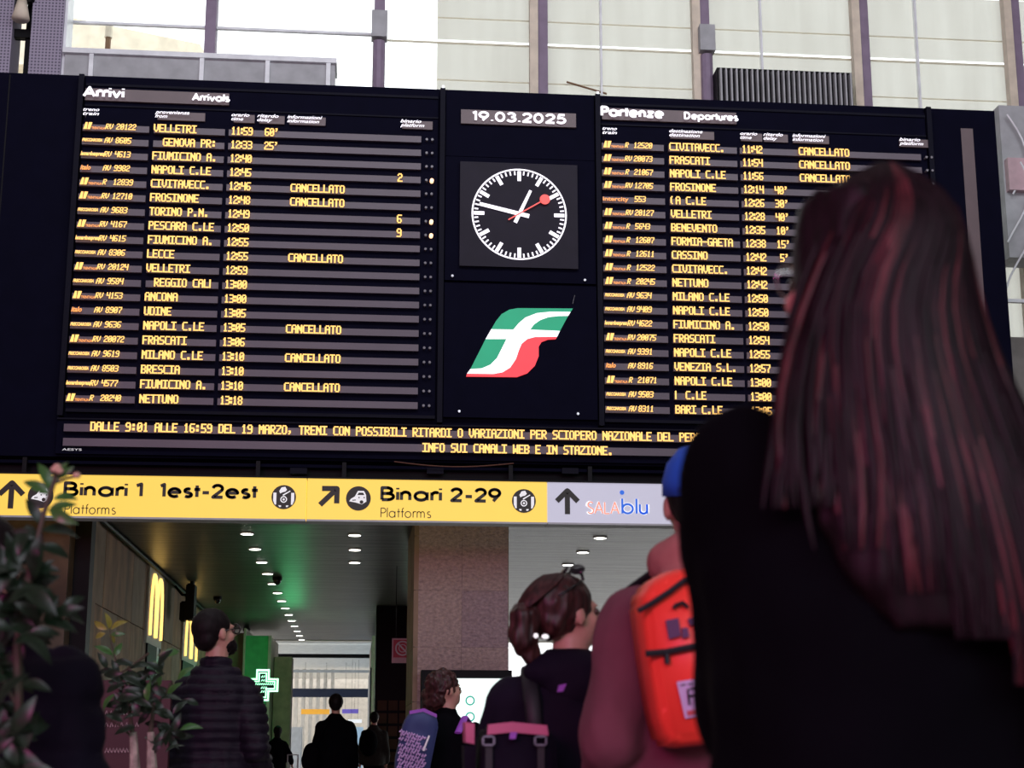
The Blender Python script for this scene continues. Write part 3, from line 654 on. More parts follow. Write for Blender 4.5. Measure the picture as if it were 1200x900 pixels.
board('arrivals_board', 'arrivals board headed Arrivi with twenty amber rows of trains, left half', XA, ARR, -2.79, .70, 'Arrivi', 'Arrivals', (X1(101, 104), X1(269, 112)),
      ch(129, ('treno/train', 99, 118, 101), ('provenienza/from', 183, 223, 241), ('orario/time', 272, 293, 299), ('ritardo/delay', 302, 327, 334), ('informazioni/information', 337, 378, 382), ('binario/platform', 469, 497, 507)),
      X1(100, 108), X1(226, 114), X1(146, 108)-X1(100, 108), X1(268, 114)-X1(226, 114))
board('departures_board', 'departures board headed Partenze with twenty amber rows, right half', XD, DEP, 2.36, 5.77, 'Partenze', 'Departures', (X1(705, 130), X1(862, 136)),
      ch(150, ('treno/train', 705, 722, 707), ('destinazione/destination', 783, 822, 836), ('orario/time', 866, 886, 892), ('ritardo/delay', 893, 916, 922), ('informazioni/information', 927, 966, 970), ('binario/platform', 1052, 1080, 1088)),
      X1(704, 132), X1(800, 136), X1(774, 132)-X1(704, 132), X1(861, 136)-X1(800, 136))
# date
b = empty('date_display', (1.5, 15.0, H+6.07), 'date display reading 19.03.2025 above the clock', 'display')
MB().box(.93, 2.10, 14.97, 15.0, H+6.10, H+6.25).build('display_strip', M['strip_dim'], b)
sfont('19.03.2025', X1(553, 140), X1(662, 143), H+6.12, .112, .22, M['white_led'], b, y=14.95)
MB().box(.78, 2.29, 15.0, 15.045, H+5.76, H+6.44).build('backing', M['casing'], b)
# clock
cc = Vector((1.518, 14.95, H+5.150)); RR = .475
ck = empty('station_clock', (cc.x, 15.0, H+4.6), 'round digital station clock with white ticks and a red second hand', 'clock')
MB().box(.925, 2.107, 14.96, 15.0, H+4.60, H+5.69).build('display_panel', M['clock_panel'], ck)
MB().box(.78, 2.29, 15.0, 15.045, H+4.46, H+5.755).build('backing', M['casing'], ck)
def screws(L_, par):
    for px, py in L_:
        P = at(px, py, 15.0); MB().tube([(P.x, 15.0, P.z), (P.x, 14.97, P.z)], .013, 8).build('screw', M['screw'], par)
screws(((530, 324), (685, 329)), ck)
def ring(c, r0, r1, y, n=72):
    mb = MB()
    for i in range(n):
        a, b_ = 2*PI*i/n, 2*PI*(i+1)/n; mb.poly([(c.x+q*math.cos(t), y, c.z+q*math.sin(t)) for q, t in ((r0, a), (r1, a), (r1, b_), (r0, b_))])
    return mb
ring(cc, RR-.014, RR+.002, 14.95).build('rim', M['white_led'], ck)
def hand(ang, r0, r1, w0, w1, nm, m, y, par=ck):
    d = Vector((math.sin(ang), math.cos(ang))); n_ = Vector((d.y, -d.x)); P = Vector((cc.x, cc.z)); a = P+d*r0; b_ = P+d*r1
    return MB().prism([tuple(a-n_*w0/2), tuple(a+n_*w0/2), tuple(b_+n_*w1/2), tuple(b_-n_*w1/2)], y, y+.004).build(nm, m, par)
for i in range(60):
    big = i % 5 == 0
    hand(2*PI*i/60, RR-(.125 if big else .062), RR-.022, .036 if big else .014, .036 if big else .014, 'tick', M['white_led'], 14.952)
hand(math.radians(24.5), -.10, .275, .038, .028, 'hour_hand', M['white_led'], 14.944)
hand(math.radians(283), -.10, .41, .042, .036, 'minute_hand', M['white_led'], 14.938)
sh = hand(math.radians(58.5), -.13, .26, .012, .012, 'second_hand', M['red_led'], 14.930)
MB().tube([(cc.x+.30*math.sin(math.radians(58.5)), 14.936, cc.z+.30*math.cos(math.radians(58.5))), (cc.x+.30*math.sin(math.radians(58.5)), 14.930, cc.z+.30*math.cos(math.radians(58.5)))], .052, 20).build('disc', M['red_led'], sh)
# logo panel
lg = empty('logo_panel', (1.5, 15.0, H+3.07), 'black panel with a green, white and red slanted railway emblem below the clock', 'sign')
MB().box(.78, 2.29, 14.99, 15.045, H+3.08, H+4.43).build('panel', M['casing'], lg)
screws(((538, 482.5), (677, 485.5)), lg)
def cr(pts, y): 
    out = []
    for x, z in pts: P = at(520+x/4.5, 300+z/4.5, 14.99); out.append((P.x, y, P.z))
    return out
WHT = [(668,297),(655,318),(600,319),(550,325),(508,340),(475,363),(455,390),(612,397),(597,428),(480,429),(440,440),(410,465),(395,500),(380,545),(350,590),(310,615),(260,624),(122,622),(140,598),(200,594),(245,575),(280,540),(305,490),(330,440),(220,440),(250,388),(366,390),(395,356),(430,326),(490,303),(560,296)]
GR1 = [(250,388),(275,345),(305,308),(345,285),(390,277),(680,279),(668,297),(560,296),(490,303),(430,326),(395,356),(366,390)]
GR2 = [(455,390),(475,363),(508,340),(550,325),(600,319),(655,318),(612,397)]
GR3 = [(220,440),(330,440),(305,490),(280,540),(245,575),(200,594),(140,598)]
RED = [(480,429),(597,428),(590,440),(550,442),(515,455),(500,480),(500,530),(480,580),(440,620),(385,640),(118,637),(122,622),(260,624),(310,615),(350,590),(380,545),(395,500),(410,465),(440,440)]
for pl, m, nm in ((WHT, 'lwhite', 'white_band'), (GR1, 'lgreen', 'green_field'), (GR2, 'lgreen', 'green_field'), (GR3, 'lgreen', 'green_field'), (RED, 'lred', 'red_field')):
    q = cr(pl, 0); MB().prism([(p[0], p[2]) for p in q], 14.975, 14.99).build(nm, M[m], lg)
P = at(671, 356, 14.95); Q = at(673.5, 346, 14.95); MB().tube([P, Q], .003, 5).build('thin_stem', M['screw'], lg)
# ticker
tk = empty('message_display', (1.5, 15.0, H+2.68), 'two-line amber message display along the foot of the board', 'display board')
MB().box(-2.86, 6.3, 15.0, 15.045, H+2.66, H+2.99).build('face_panel', M['casing'], tk)
MB().box(-2.86, 6.3, 14.98, 15.0, H+2.985, H+3.0).build('trim_rail', M['frame'], tk)
s1 = MB().box(-2.79, 6.2, 14.96, 15.0, H+2.866, H+2.938).build('display_strip', M['strip'], tk)
s2 = MB().box(-2.79, 6.2, 14.96, 15.0, H+2.728, H+2.802).build('display_strip', M['strip'], tk)
T1 = 'DALLE 9:01 ALLE 16:59 DEL 19 MARZO, TRENI CON POSSIBILI RITARDI O VARIAZIONI PER SCIOPERO NAZIONALE DEL PERSONALE'
xa = X1(107.5, 503); xb = X1(833, 515); n1 = T1.index('PERSON')+6
led(T1, xa, H+2.912, .088, (xb-xa)/n1, M['led'], s1)
T2 = 'INFO SUI CANALI WEB E IN STAZIONE.'; xa = X1(495, 525); xb = X1(718, 530)
led(T2, xa, H+2.765, .088, (xb-xa)/len(T2), M['led'], s2)
bfont('AESYS', X1(73, 527), H+2.688, .03, M['signwhite'], tk, 'maker_mark', width=.18, y=14.99)
# girder with clips and cable between board and signs
gd = empty('steel_girder', (1, 15.3, H+2.5), 'black steel girder between the board and the yellow signs', 'girder')
MB().box(-5.2, 6.5, 15.2, 15.45, H+2.50, H+2.60).build('beam', M['dark'], gd)
MB().box(-5.2, 6.5, 15.06, 15.14, H+2.575, H+2.605).build('flange', M['casing'], gd)
for px in (350, 510, 668): 
    P = at(px, 550, 15.06); MB().box(P.x-.08, P.x+.08, 15.04, 15.1, P.z-.045, min(P.z+.01, H+2.62)).build('bracket', M['frame'], gd)
pts = [at(462+i*14, 541+5*math.sin(PI*i/10)+.2*i, 15.0) for i in range(11)]
o = MB().tube(pts, .006, 6).build('hanging_cable', M['cable']); tag(o, 'thin rust-coloured cable sagging above the Binari 2-29 sign', 'cable')
# ------------------------------------------------------------------ hanging direction signs
SZ0, SZ1 = H+2.062, H+2.452
def hsign(x0, x1, lab, m):
    s = empty('direction_sign', ((x0+x1)/2, 15.05, SZ0), lab, 'sign')
    MB().box(x0, x1, 14.95, 15.15, SZ0, SZ1).build('light_box', M[m], s)
    MB().box(x0, x1, 14.94, 15.16, SZ0-.018, SZ0).build('bottom_edge', M['ledge'], s); MB().box(x0, x1, 14.94, 15.16, SZ1, SZ1+.015).build('top_edge', M['dark'], s)
    for q in (.15, .85):
        x = x0+(x1-x0)*q; MB().box(x-.02, x+.02, 15.0, 15.04, SZ1+.015, H+2.62).build('hanger', M['dark'], s)
    return s
def arrow(cx, cz, r, ang, par, wt=.05):
    mb = MB(); d = (math.sin(ang), math.cos(ang)); n_ = (d[1], -d[0])
    q = lambda a, b_: (cx+d[0]*a+n_[0]*b_, cz+d[1]*a+n_[1]*b_)
    stroke(mb, [q(-r, 0), q(r*.92, 0)], wt, 14.945)
    stroke(mb, [q(r*.05, -r*.86), q(r*.92, 0), q(r*.05, r*.86)], wt, 14.944)
    mb.build('arrow', M['signblack'], par)
def disc(cx, cz, r, par, nm='pictogram_disc', m='signblack', y=14.944, n=28):
    return MB().poly([(cx+r*math.cos(2*PI*i/n), y, cz+r*math.sin(2*PI*i/n)) for i in range(n)]).build(nm, M[m], par)
def train_icon(px, py, par):
    P = at(px, py, 14.94); o = disc(P.x, P.z, .117, par); mb = MB()
    T = lambda a: [(P.x+x*.115, P.z+z*.115) for x, z in a]
    for a in ([(-.05,.62),(.45,.62),(.62,.3),(.66,-.25),(.3,-.5),(-.2,-.35),(-.75,-.25),(-.62,-.05),(-.3,.15)],): mb.poly([(x, 14.942, z) for x, z in T(a)])
    mb.build('train_shape', M['signwhite'], o); mb = MB()
    for a in ([(.02,.48),(.38,.48),(.48,.28),(-.1,.28)], [(.0,.12),(.1,.12),(.1,.02),(.0,.02)], [(.42,.12),(.52,.12),(.52,.02),(.42,.02)], [(-.5,-.12),(-.2,-.1),(-.2,-.17),(-.5,-.2)]): mb.poly([(x, 14.940, z) for x, z in T(a)])
    mb.poly([(P.x+.03+.018*math.cos(t*PI/5), 14.94, P.z-.035+.018*math.sin(t*PI/5)) for t in range(10)])
    mb.build('train_details', M['signblack'], o)
    return o
def gate_icon(px, py, par):
    P = at(px, py, 14.94); o = disc(P.x, P.z, .115, par); mb = MB()
    T = lambda a: [(P.x+x*.115, P.z+z*.115) for x, z in a]
    for a in ([(-.85,.36),(-.6,.36),(-.6,-.62),(-.72,-.62),(-.85,-.3)], [(.85,.36),(.6,.36),(.6,-.62),(.72,-.62),(.85,-.3)],
              [(-.38,.5),(-.2,.8),(.1,.86),(.25,.6),(.1,.45),(-.1,.4),(-.3,.3)], [(-.1,.2),(.5,.55),(.54,.48),(-.05,.1)],
              [(-.42,-.68),(-.2,-.68),(-.2,-.82),(-.34,-.82)], [(.42,-.68),(.2,-.68),(.2,-.82),(.34,-.82)]): mb.poly([(x, 14.942, z) for x, z in T(a)])
    c2 = Vector((P.x, 0, P.z-.022))
    for r0, r1 in ((.0, .011), (.022, .032)):
        for i in range(16):
            a, b_ = 2*PI*i/16, 2*PI*(i+1)/16; mb.poly([(c2.x+q*math.cos(t), 14.941, c2.z+q*math.sin(t)) for q, t in ((r0, a), (r1, a), (r1, b_), (r0, b_))])
    mb.build('gate_figure', M['signwhite'], o); return o
s = hsign(-3.6, X1(359.5, 585)-.004, 'yellow sign with black lettering Binari 1 1est-2est, leftmost', 'yellow')
P = at(13, 580, 14.94); arrow(P.x, P.z, .125, 0, s)
train_icon(47.5, 581, s); gate_icon(332.5, 582.5, s)
zbl = at(150, 583.0, 14.94).z
sfont('Binari', X1(76, 575), X1(151, 577), zbl, .145, .215, M['signblack'], s, y=14.944)
sfont('1', X1(160, 575), X1(170, 577), zbl, .145, .215, M['signblack'], s, y=14.944)
sfont('1est-2est', X1(188, 575), X1(302, 577), zbl, .145, .215, M['signblack'], s, y=14.944)
sfont('Platforms', X1(77, 596), X1(137, 597), at(100, 602.5, 14.94).z, .095, .085, M['signblack'], s, y=14.944)
s = hsign(X1(359.5, 585)+.004, X1(640.5, 590)-.003, 'yellow sign with black lettering Binari 2-29, centre', 'yellow')
P = at(385.5, 581.5, 14.94); arrow(P.x, P.z, .115, PI/4, s)
train_icon(420, 584, s); gate_icon(614, 587, s)
zbl = at(500, 588.0, 14.94).z
sfont('Binari', X1(446, 580), X1(518, 582), zbl, .145, .215, M['signblack'], s, y=14.944)
sfont('2-29', X1(527, 580), X1(586, 582), zbl, .145, .215, M['signblack'], s, y=14.944)
sfont('Platforms', X1(446, 600), X1(505, 601), at(475, 606.8, 14.94).z, .095, .085, M['signblack'], s, y=14.944)
s = hsign(X1(640.5, 590)+.003, 4.6, 'pale grey sign with an upward arrow and SALA blu', 'greysign')
P = at(665, 588, 14.94); arrow(P.x, P.z, .118, 0, s)
zbl = at(705, 603, 14.94).z
sfont('SALA', X1(686, 595)-.006, X1(724, 596), zbl, .13, .17, M['signwhite'], s, y=14.9445, nm='letter_halo')
sfont('SALA', X1(687, 595), X1(724, 596), zbl+.005, .12, .09, M['salmon'], s, y=14.943)
sfont('blu', X1(727, 595)-.006, X1(759, 596), zbl, .165, .21, M['signwhite'], s, y=14.9445, nm='letter_halo')
sfont('blu', X1(727, 595), X1(759, 596), zbl+.005, .155, .13, M['blue'], s, y=14.943)
P = at(729, 577, 14.94); disc(P.x, P.z, .022, s, 'blue_dot', 'blue')
# ------------------------------------------------------------------ people
def merge(a, b):
    k = len(a.v); a.v += b.v; a.f += [tuple(i+k for i in f) for f in b.f]; return a
def remeshed(mb, name, m, parent, vox=.01, sm=6, disp=None):
    me = mb.mesh('t'); bm = bmesh.new(); bm.from_mesh(me); bmesh.ops.recalc_face_normals(bm, faces=bm.faces); bm.to_mesh(me); bm.free()
    o = bpy.data.objects.new('t', me); C.collection.objects.link(o)
    r = o.modifiers.new('r', 'REMESH'); r.mode = 'VOXEL'; r.voxel_size = vox
    if sm: s = o.modifiers.new('s', 'SMOOTH'); s.iterations = sm; s.factor = .6
    dg = bpy.context.evaluated_depsgraph_get(); me2 = bpy.data.meshes.new_from_object(o.evaluated_get(dg)); bpy.data.objects.remove(o)
    me2.name = name
    if disp:
        for v in me2.vertices: v.co = v.co + v.normal*disp(v.co)
    me2.polygons.foreach_set('use_smooth', [True]*len(me2.polygons))
    return putl(name, me2, m, parent)
def putl(name, me, m, parent):
    if m is not None: me.materials.clear(); me.materials.append(m)
    o = bpy.data.objects.new(name, me); C.collection.objects.link(o); o.parent = parent; return o
def bl(mb, name, m, parent, smooth=True, bevel=0):
    me = mb.mesh(name)
    if bevel:
        bm = bmesh.new(); bm.from_mesh(me); bmesh.ops.recalc_face_normals(bm, faces=bm.faces); bmesh.ops.bevel(bm, geom=bm.edges[:], offset=bevel, segments=3, affect='EDGES'); bm.to_mesh(me); bm.free()
    if smooth: me.polygons.foreach_set('use_smooth', [True]*len(me.polygons))
    return putl(name, me, m, parent)
def head_matrix(turn, tilt):
    pv = Vector((0, -.01, 1.53))
    return Matrix.Translation(pv) @ Matrix.Rotation(math.radians(turn), 4, 'Z') @ Matrix.Rotation(math.radians(tilt), 4, 'X') @ Matrix.Translation(-pv)
def hand(mb, wr, el, curl=.35):
    wr = Vector(wr); d = (wr-Vector(el)).normalized(); side = d.cross(Vector((0, 1, 0)))
    if side.length < .2: side = Vector((1, 0, 0))
    side.normalize(); fw = side.cross(d).normalized()
    for k in (-1, 0, 1): mb.cap(wr+side*.012*k, .019, wr+d*.075+side*.018*k, .015)
    for k, L in zip((-1.5, -.5, .5, 1.5), (.060, .074, .070, .055)):
        b0 = wr+d*.082+side*.0155*k; b1 = b0+d*L*.5+fw*L*curl*.3; b2 = b1+d*L*.4+fw*L*curl*.8
        mb.cap(b0, .0088, b1, .0082); mb.cap(b1, .0082, b2, .007)
    t0 = wr+d*.03-side*.022; t1 = t0+d*.03-side*.025+fw*.012; mb.cap(t0, .012, t1, .010); mb.cap(t1, .010, t1+d*.028+fw*.008, .008)
def person(label, X, Y, ht, heading, jm, tm, group=None, turn=0, tilt=0, arms=None, vox=.011, bulk=1.0, hem=.82, quilt=0, skirt=False, hair=None, collar=True, widen=1.0):
    root = empty('person', (X, Y, 0), label, 'person', group); root.rotation_euler = (0, 0, math.radians(heading)); s = ht/1.75
    S = Matrix.Diagonal((s, s, s, 1)); SW = Matrix.Diagonal((s*widen, s, s, 1))
    arms = arms or {}
    Ls = arms.get(-1, ((-.165, 0, 1.375), (-.222, -.03, 1.11), (-.23, .06, .88)))
    Rs = arms.get(1, ((.165, 0, 1.375), (.222, -.03, 1.11), (.23, .06, .88)))
    B = MB()
    B.rings([((0, 0, z), rx, ry) for z, rx, ry in ((.86, .12, .09), (.92, .165, .115), (1.0, .155, .105), (1.08, .135, .095), (1.2, .15, .11), (1.30, .165, .112), (1.38, .15, .098), (1.44, .095, .072), (1.49, .055, .058))], 20)
    B.cap((0, -.005, 1.44), .06, (0, .0, 1.56), .054)
    Hm = head_matrix(turn, tilt); h = MB()
    h.ell((0, -.012, 1.665), (.074, .094, .087)); h.ell((0, .028, 1.605), (.060, .064, .082)); h.ell((0, .070, 1.558), (.028, .025, .022))
    h.cap((0, .085, 1.645), .010, (0, .108, 1.612), .013); h.ell((0, .075, 1.655), (.055, .022, .012)); h.ell((0, .088, 1.583), (.024, .012, .009))
    for q in (-1, 1): h.ell((q*.077, -.005, 1.628), (.010, .020, .031)); h.ell((q*.045, .055, 1.61), (.022, .022, .02))
    h.xf(Hm); merge(B, h)
    for q, A in ((-1, Ls), (1, Rs)):
        B.cap(A[0], .046, A[1], .04); B.cap(A[1], .042, A[2], .028); hand(B, A[2], A[1])
        B.cap((q*.085, 0, .90), .088, (q*.095, .02, .48), .058); B.cap((q*.095, .02, .48), .056, (q*.10, -.01, .09), .038); B.cap((q*.10, -.02, .05), .04, (q*.105, .13, .035), .03)
    B.xf(S)
    remeshed(B, 'body', M['skin'], root, vox*.95, 3)
    for q in (-1, 1): bl(MB().ell((q*.032, .082, 1.634), (.012, .010, .011)).xf(S @ Hm), 'eye', M['eye'], root)
    J = MB(); k = .032*bulk
    J.rings([((0, 0, z), rx+k, ry+k*1.1) for z, rx, ry in ((hem, .165, .125), (.92, .172, .125), (1.0, .165, .118), (1.1, .155, .11), (1.22, .155, .113), (1.31, .162, .115), (1.375, .142, .10), (1.43, .098, .080), (1.475, .066, .064))], 24)
    for q, A in ((-1, Ls), (1, Rs)):
        J.ell((A[0][0]*.90, A[0][1], A[0][2]-.012), (.058+k*.6, .062+k*.6, .052+k*.4))
        J.cap(A[0], .048+k*.7, A[1], .045+k*.7); J.cap(A[1], .045+k*.7, Vector(A[1]).lerp(Vector(A[2]), .93), .036+k*.6)
    if collar: J.rings([((0, -.004, 1.46), .085, .082), ((0, -.006, 1.50), .076, .074), ((0, -.006, 1.535), .070, .070)], 20)
    J.xf(SW)
    def dj(c):
        a = noise.noise(c*7)*.014 + noise.noise(Vector((c.x*22, c.y*22, c.z*12)))*.007
        if quilt: a += -.012*abs(math.cos(c.z*PI/quilt))**6*1.0 + .006
        return a
    remeshed(J, 'jacket', M[jm], root, vox*1.15, 4, dj)
    T = MB()
    if skirt: T.rings([((0, 0, z), rx, rx*.8) for z, rx in ((.06, .27), (.3, .24), (.6, .21), (.9, .18))], 20)
    else:
        T.rings([((0, 0, .80), .16, .12), ((0, 0, .88), .178, .128), ((0, 0, .98), .17, .12)], 20)
        for q in (-1, 1): T.cap((q*.088, 0, .86), .098, (q*.096, .02, .48), .075); T.cap((q*.096, .02, .48), .074, (q*.10, -.01, .12), .06)
    T.xf(S); remeshed(T, 'trousers' if not skirt else 'skirt', M[tm], root, vox*1.8, 3, lambda c: noise.noise(c*12)*.008)
    for q in (-1, 1):
        sh_ = MB().cap((q*.10, -.035, .05), .048, (q*.107, .15, .042), .040); sh_.box(q*.105-.042, q*.105+.042, -.08, .18, 0, .03); sh_.xf(S); remeshed(sh_, 'shoe', M['black'], root, .012, 3)
    return root, S @ Hm, S, Hm
def cap_hair(root, SM, m, r=(.083, .102, .094), c=(0, -.022, 1.672), back=0, vox=.008, amp=.003):
    h = MB().ell(c, r, n=24, m=16)
    h.ell((0, -.06, 1.62), (.068, .052, .06))
    if back: h.ell((0, -.065, 1.60-back/2), (.075, .05, .06+back))
    h.xf(SM); return remeshed(h, 'hair', M[m], root, vox, 3, lambda q: noise.noise(Vector((q.x*60, q.y*60, q.z*16)))*amp)
# --- 1 big woman with long hair, right foreground
WY = 1.75; P = at(996, 250, WY)
root, SH, S, Hm = person('woman in a black coat, very long dark auburn hair, largest figure at right', P.x, WY, 1.755, 4, 'black', 'black', turn=20, tilt=12, vox=.010, bulk=1.05, hem=.55, widen=1.0,
    arms={-1: ((-.146, 0, 1.42), (-.104, .11, 1.14), (-.03, .26, 1.20)), 1: ((.158, 0, 1.405), (.17, .08, 1.13), (.07, .26, 1.20))})
hr = MB()
hr.ell((0, -.018, 1.672), (.087, .108, .098), n=28, m=18)
HC = [(1.73, .078, .070, -.050, .0), (1.66, .092, .082, -.058, .002), (1.58, .100, .080, -.070, .006), (1.50, .114, .070, -.090, .014), (1.42, .130, .060, -.118, .025), (1.34, .142, .050, -.142, .036), (1.28, .135, .040, -.152, .05), (1.23, .105, .028, -.156, .07)]
mh = MB().rings([((xo, yo, z), rx, ry) for z, rx, ry, yo, xo in HC], 32)
top = MB(); merge(top, hr); top.xf(Hm); merge(top, mh); top.xf(S)
hair = remeshed(top, 'hair', M['hair_long'], root, .007, 5, lambda q: noise.noise(Vector((q.x*75, q.y*75, q.z*5)))*.006)
rg = random.Random(3)
locks = {'hair_long': MB(), 'hair_red_lit': MB()}
def hc(z):
    for i in range(len(HC)-1):
        if HC[i][0] >= z >= HC[i+1][0]:
            t = (HC[i][0]-z)/(HC[i][0]-HC[i+1][0]); return [HC[i][j]*(1-t)+HC[i+1][j]*t for j in range(5)]
    return list(HC[-1]) if z < HC[-1][0] else list(HC[0])
for n_ in range(700):
    az = rg.uniform(-1.25, 1.25) if n_ < 620 else rg.uniform(-1.5, -1.0); ex = 0 if n_ < 620 else rg.uniform(.1, .75)           # 0 = straight back
    rr = rg.uniform(.98, 1.06); ph = rg.uniform(0, 6); am = rg.uniform(.001, .006); end = 1.215+.09*rg.random()-.10*az; 
    if az < -.3: end += .05*rg.random()
    P_ = []; R_ = []
    ct = Vector((0, -.018, 1.672))
    for j in range(6):
        el = math.radians(80-j*16); v = Vector((math.sin(az)*math.cos(el)*.088, -math.cos(az)*math.cos(el)*.109, math.sin(el)*.099))*rr+ct
        P_.append(Hm @ v); R_.append(.0022+.0006*j)
    z = 1.62
    while z > end:
        _, rx, ry, yo, xo = hc(z); t = (1.62-z)/.4
        P_.append(Vector((xo-ex*max(0, min(.16, 1.60-z))*.42+math.sin(az)*rx*rr+am*math.sin(ph+t*7), yo-math.cos(az)*ry*rr-.002+am*.5*math.cos(ph+t*6), z))); R_.append(.0052*(1-.3*t)); z -= .045
    P_.append(P_[-1]+Vector((rg.uniform(-.012, .012), .004, -.04))); R_.append(.0012)
    hl = 'hair_red_lit' if rg.random() < (.16 if az < .2 else .07) else 'hair_long'
    for _q in range(3): P_ = [P_[0]]+[(P_[i-1]+P_[i]*2+P_[i+1])/4 for i in range(1, len(P_)-1)]+[P_[-1]]
    locks[hl].tube(P_, R_, 5, cap=False)
for kx, (k_, L_) in enumerate(locks.items()):
    o = bl(L_.xf(S), 'hair_lock', M[k_], hair); o['kind'] = 'stuff'
    if k_ == 'hair_red_lit': o['label'] = 'thin strands painted with reddish light'
g = MB()     # glasses at the face edge
g.tube([(-.078, -.0, 1.645), (-.068, .075, 1.645)], .002, 6); g.tube([(.078, -.0, 1.645), (.068, .075, 1.645)], .002, 6)
for q in (-1, 1): g.tube([(q*.036+.028*math.cos(t*PI/8), .094-.012*abs(math.cos(t*PI/8)), 1.64+.020*math.sin(t*PI/8)) for t in range(17)], .0018, 6)
bl(g.xf(SH), 'glasses', M['silver'], root)
# --- 2 man with blue cap, hoodie and orange-red backpack
MY = 3.62; P = at(817, 560, MY)
root, SH, S, Hm = person('man in a blue cap and burgundy hoodie carrying an orange-red backpack', P.x, MY, 1.778, 10, 'hoodie', 'black', turn=-12, tilt=8, bulk=1.3, vox=.010, widen=1.0, collar=False,
    arms={-1: ((-.165, -.01, 1.375), (-.235, -.06, 1.12), (-.18, .12, 1.0)), 1: ((.165, 0, 1.375), (.225, -.03, 1.12), (.19, .1, .98))})
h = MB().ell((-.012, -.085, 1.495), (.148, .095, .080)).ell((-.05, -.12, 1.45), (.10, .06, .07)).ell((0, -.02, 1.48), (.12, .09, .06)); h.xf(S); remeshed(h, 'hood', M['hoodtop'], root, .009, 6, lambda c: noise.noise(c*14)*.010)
cap_hair(root, SH, 'hair_dark', r=(.080, .100, .078), c=(0, -.02, 1.655), vox=.009)
cp = MB()
for k in range(1): cp.rings([((0, -.012, 1.655), .088, .108), ((0, -.012, 1.69), .088, .108), ((0, -.012, 1.73), .078, .096), ((0, -.01, 1.765), .05, .062), ((0, -.01, 1.778), .018, .02)], 28)
cp.xf(SH); cap_o = bl(cp, 'baseball_cap', M['capblue'], root)
br = MB().prism([(-.075, .06), (-.06, .15), (0, .185), (.06, .15), (.075, .06)], 0, .006); br.xf(Matrix.Translation((0, 0, 1.675)) @ Matrix.Rotation(PI/2, 4, 'X') @ Matrix.Diagonal((1, 1, 1, 1)))
br.v = [(x, -y if y < 0 else y, z) for x, y, z in br.v]; br = MB()
for a_, b_ in (((-.075, .06), (-.06, .15)),): pass
k_ = [(-.075, .07), (-.062, .15), (0, .19), (.062, .15), (.075, .07)]
br.v = [(x, y, 1.672) for x, y in k_]+[(x, y, 1.680) for x, y in k_]; br.f = [(0,1,2,3,4), (9,8,7,6,5)]+[(i, (i+1) % 5, 5+(i+1) % 5, 5+i) for i in range(5)]
bl(br.xf(SH), 'brim', M['capblue'], cap_o, False)
bl(MB().tube([Vector((math.sin(t)*.089, -.012-math.cos(t)*.109, 1.672)) for t in (-.8, -.5, -.25, 0, .25, .5, .8)], .006, 6).xf(SH), 'back_strap', M['capblue'], cap_o)
for q in (-1, 1):
    o = MB().tube([S @ Vector((q*.10, -.12, 1.44)), S @ Vector((q*.125, -.06, 1.475)), S @ Vector((q*.135, .06, 1.45)), S @ Vector((q*.13, .15, 1.30))], .022, 8, flat=.4); bl(o, 'shoulder_strap', M['webbing'], root)
def packmesh(out, Y0, Y1, bev=.02, inset=.82):
    bm = bmesh.new(); c = sum((Vector(p) for p in out), Vector())/len(out)
    a = [bm.verts.new((c.x+(p[0]-c.x)*inset, Y0, c.z+(p[2]-c.z)*inset)) for p in out]
    b = [bm.verts.new((p[0], Y0+(Y1-Y0)*.35, p[2])) for p in out]; d = [bm.verts.new((p[0], Y1, p[2])) for p in out]; n = len(out)
    bm.faces.new(a); bm.faces.new(d[::-1])
    for u, v in ((a, b), (b, d)):
        for i in range(n): bm.faces.new((u[i], v[i], v[(i+1) % n], u[(i+1) % n]))
    bmesh.ops.recalc_face_normals(bm, faces=bm.faces)
    bmesh.ops.bevel(bm, geom=[e for e in bm.edges], offset=bev*.5, segments=2, affect='EDGES')
    me = bpy.data.meshes.new('pack'); bm.to_mesh(me); bm.free(); me.polygons.foreach_set('use_smooth', [True]*len(me.polygons)); return me
def world(o, root): o.matrix_parent_inverse = chain(root).inverted()
def pxs(L_, Y): return [at(a, b, Y) for a, b in L_]
YP = 3.28
me = packmesh([tuple(p) for p in pxs([(748, 706), (754, 688), (772, 672), (800, 664), (832, 664), (858, 676), (872, 700), (884, 780), (893, 850), (885, 862), (845, 871), (790, 877), (777, 872), (768, 840), (757, 775)], YP+.04)], YP, YP+.17, inset=.90)
bp = putl('backpack', me, M['redpack'], root); world(bp, root)
def onpack(pts, w_, nm, m, y=YP-.012, th=.012):
    P_ = pxs(pts, y); o = putl(nm, MB().tube(P_, w_, 6).mesh(nm), M[m], bp); o.matrix_parent_inverse = (chain(root) @ bp.matrix_parent_inverse).inverted() if False else Matrix(); return o
onpack([(748, 716), (765, 706), (785, 693), (802, 680), (822, 677), (840, 680)], .0065, 'zip', 'webbing')
onpack([(757, 766), (780, 764), (805, 759), (842, 752)], .0075, 'zip', 'webbing')
onpack([(781, 765), (782, 778)], .006, 'zip_pull', 'webbing'); onpack([(789, 713), (792, 709), (800, 706), (806, 712)], .0045, 'grab_loop', 'webbing')
def onpoly(pts, nm, m, par, y): 
    o = putl(nm, MB().poly(pxs(pts, y)).mesh(nm), M[m], par); return o
def solid(pts, nm, m, par, y, th=.004):
    P_ = pxs(pts, y); o = putl(nm, MB().prism([(p.x, p.z) for p in P_], y, y+th).mesh(nm), M[m], par); return o
YF = YP-.010
for q in ([(780, 727), (795, 724), (798, 745), (784, 749)], [(799, 736), (806, 735), (808, 746), (800, 748)], [(806, 725), (814, 723), (816, 731), (808, 733)]): solid(q, 'patch', 'patch', bp, YF-.002)
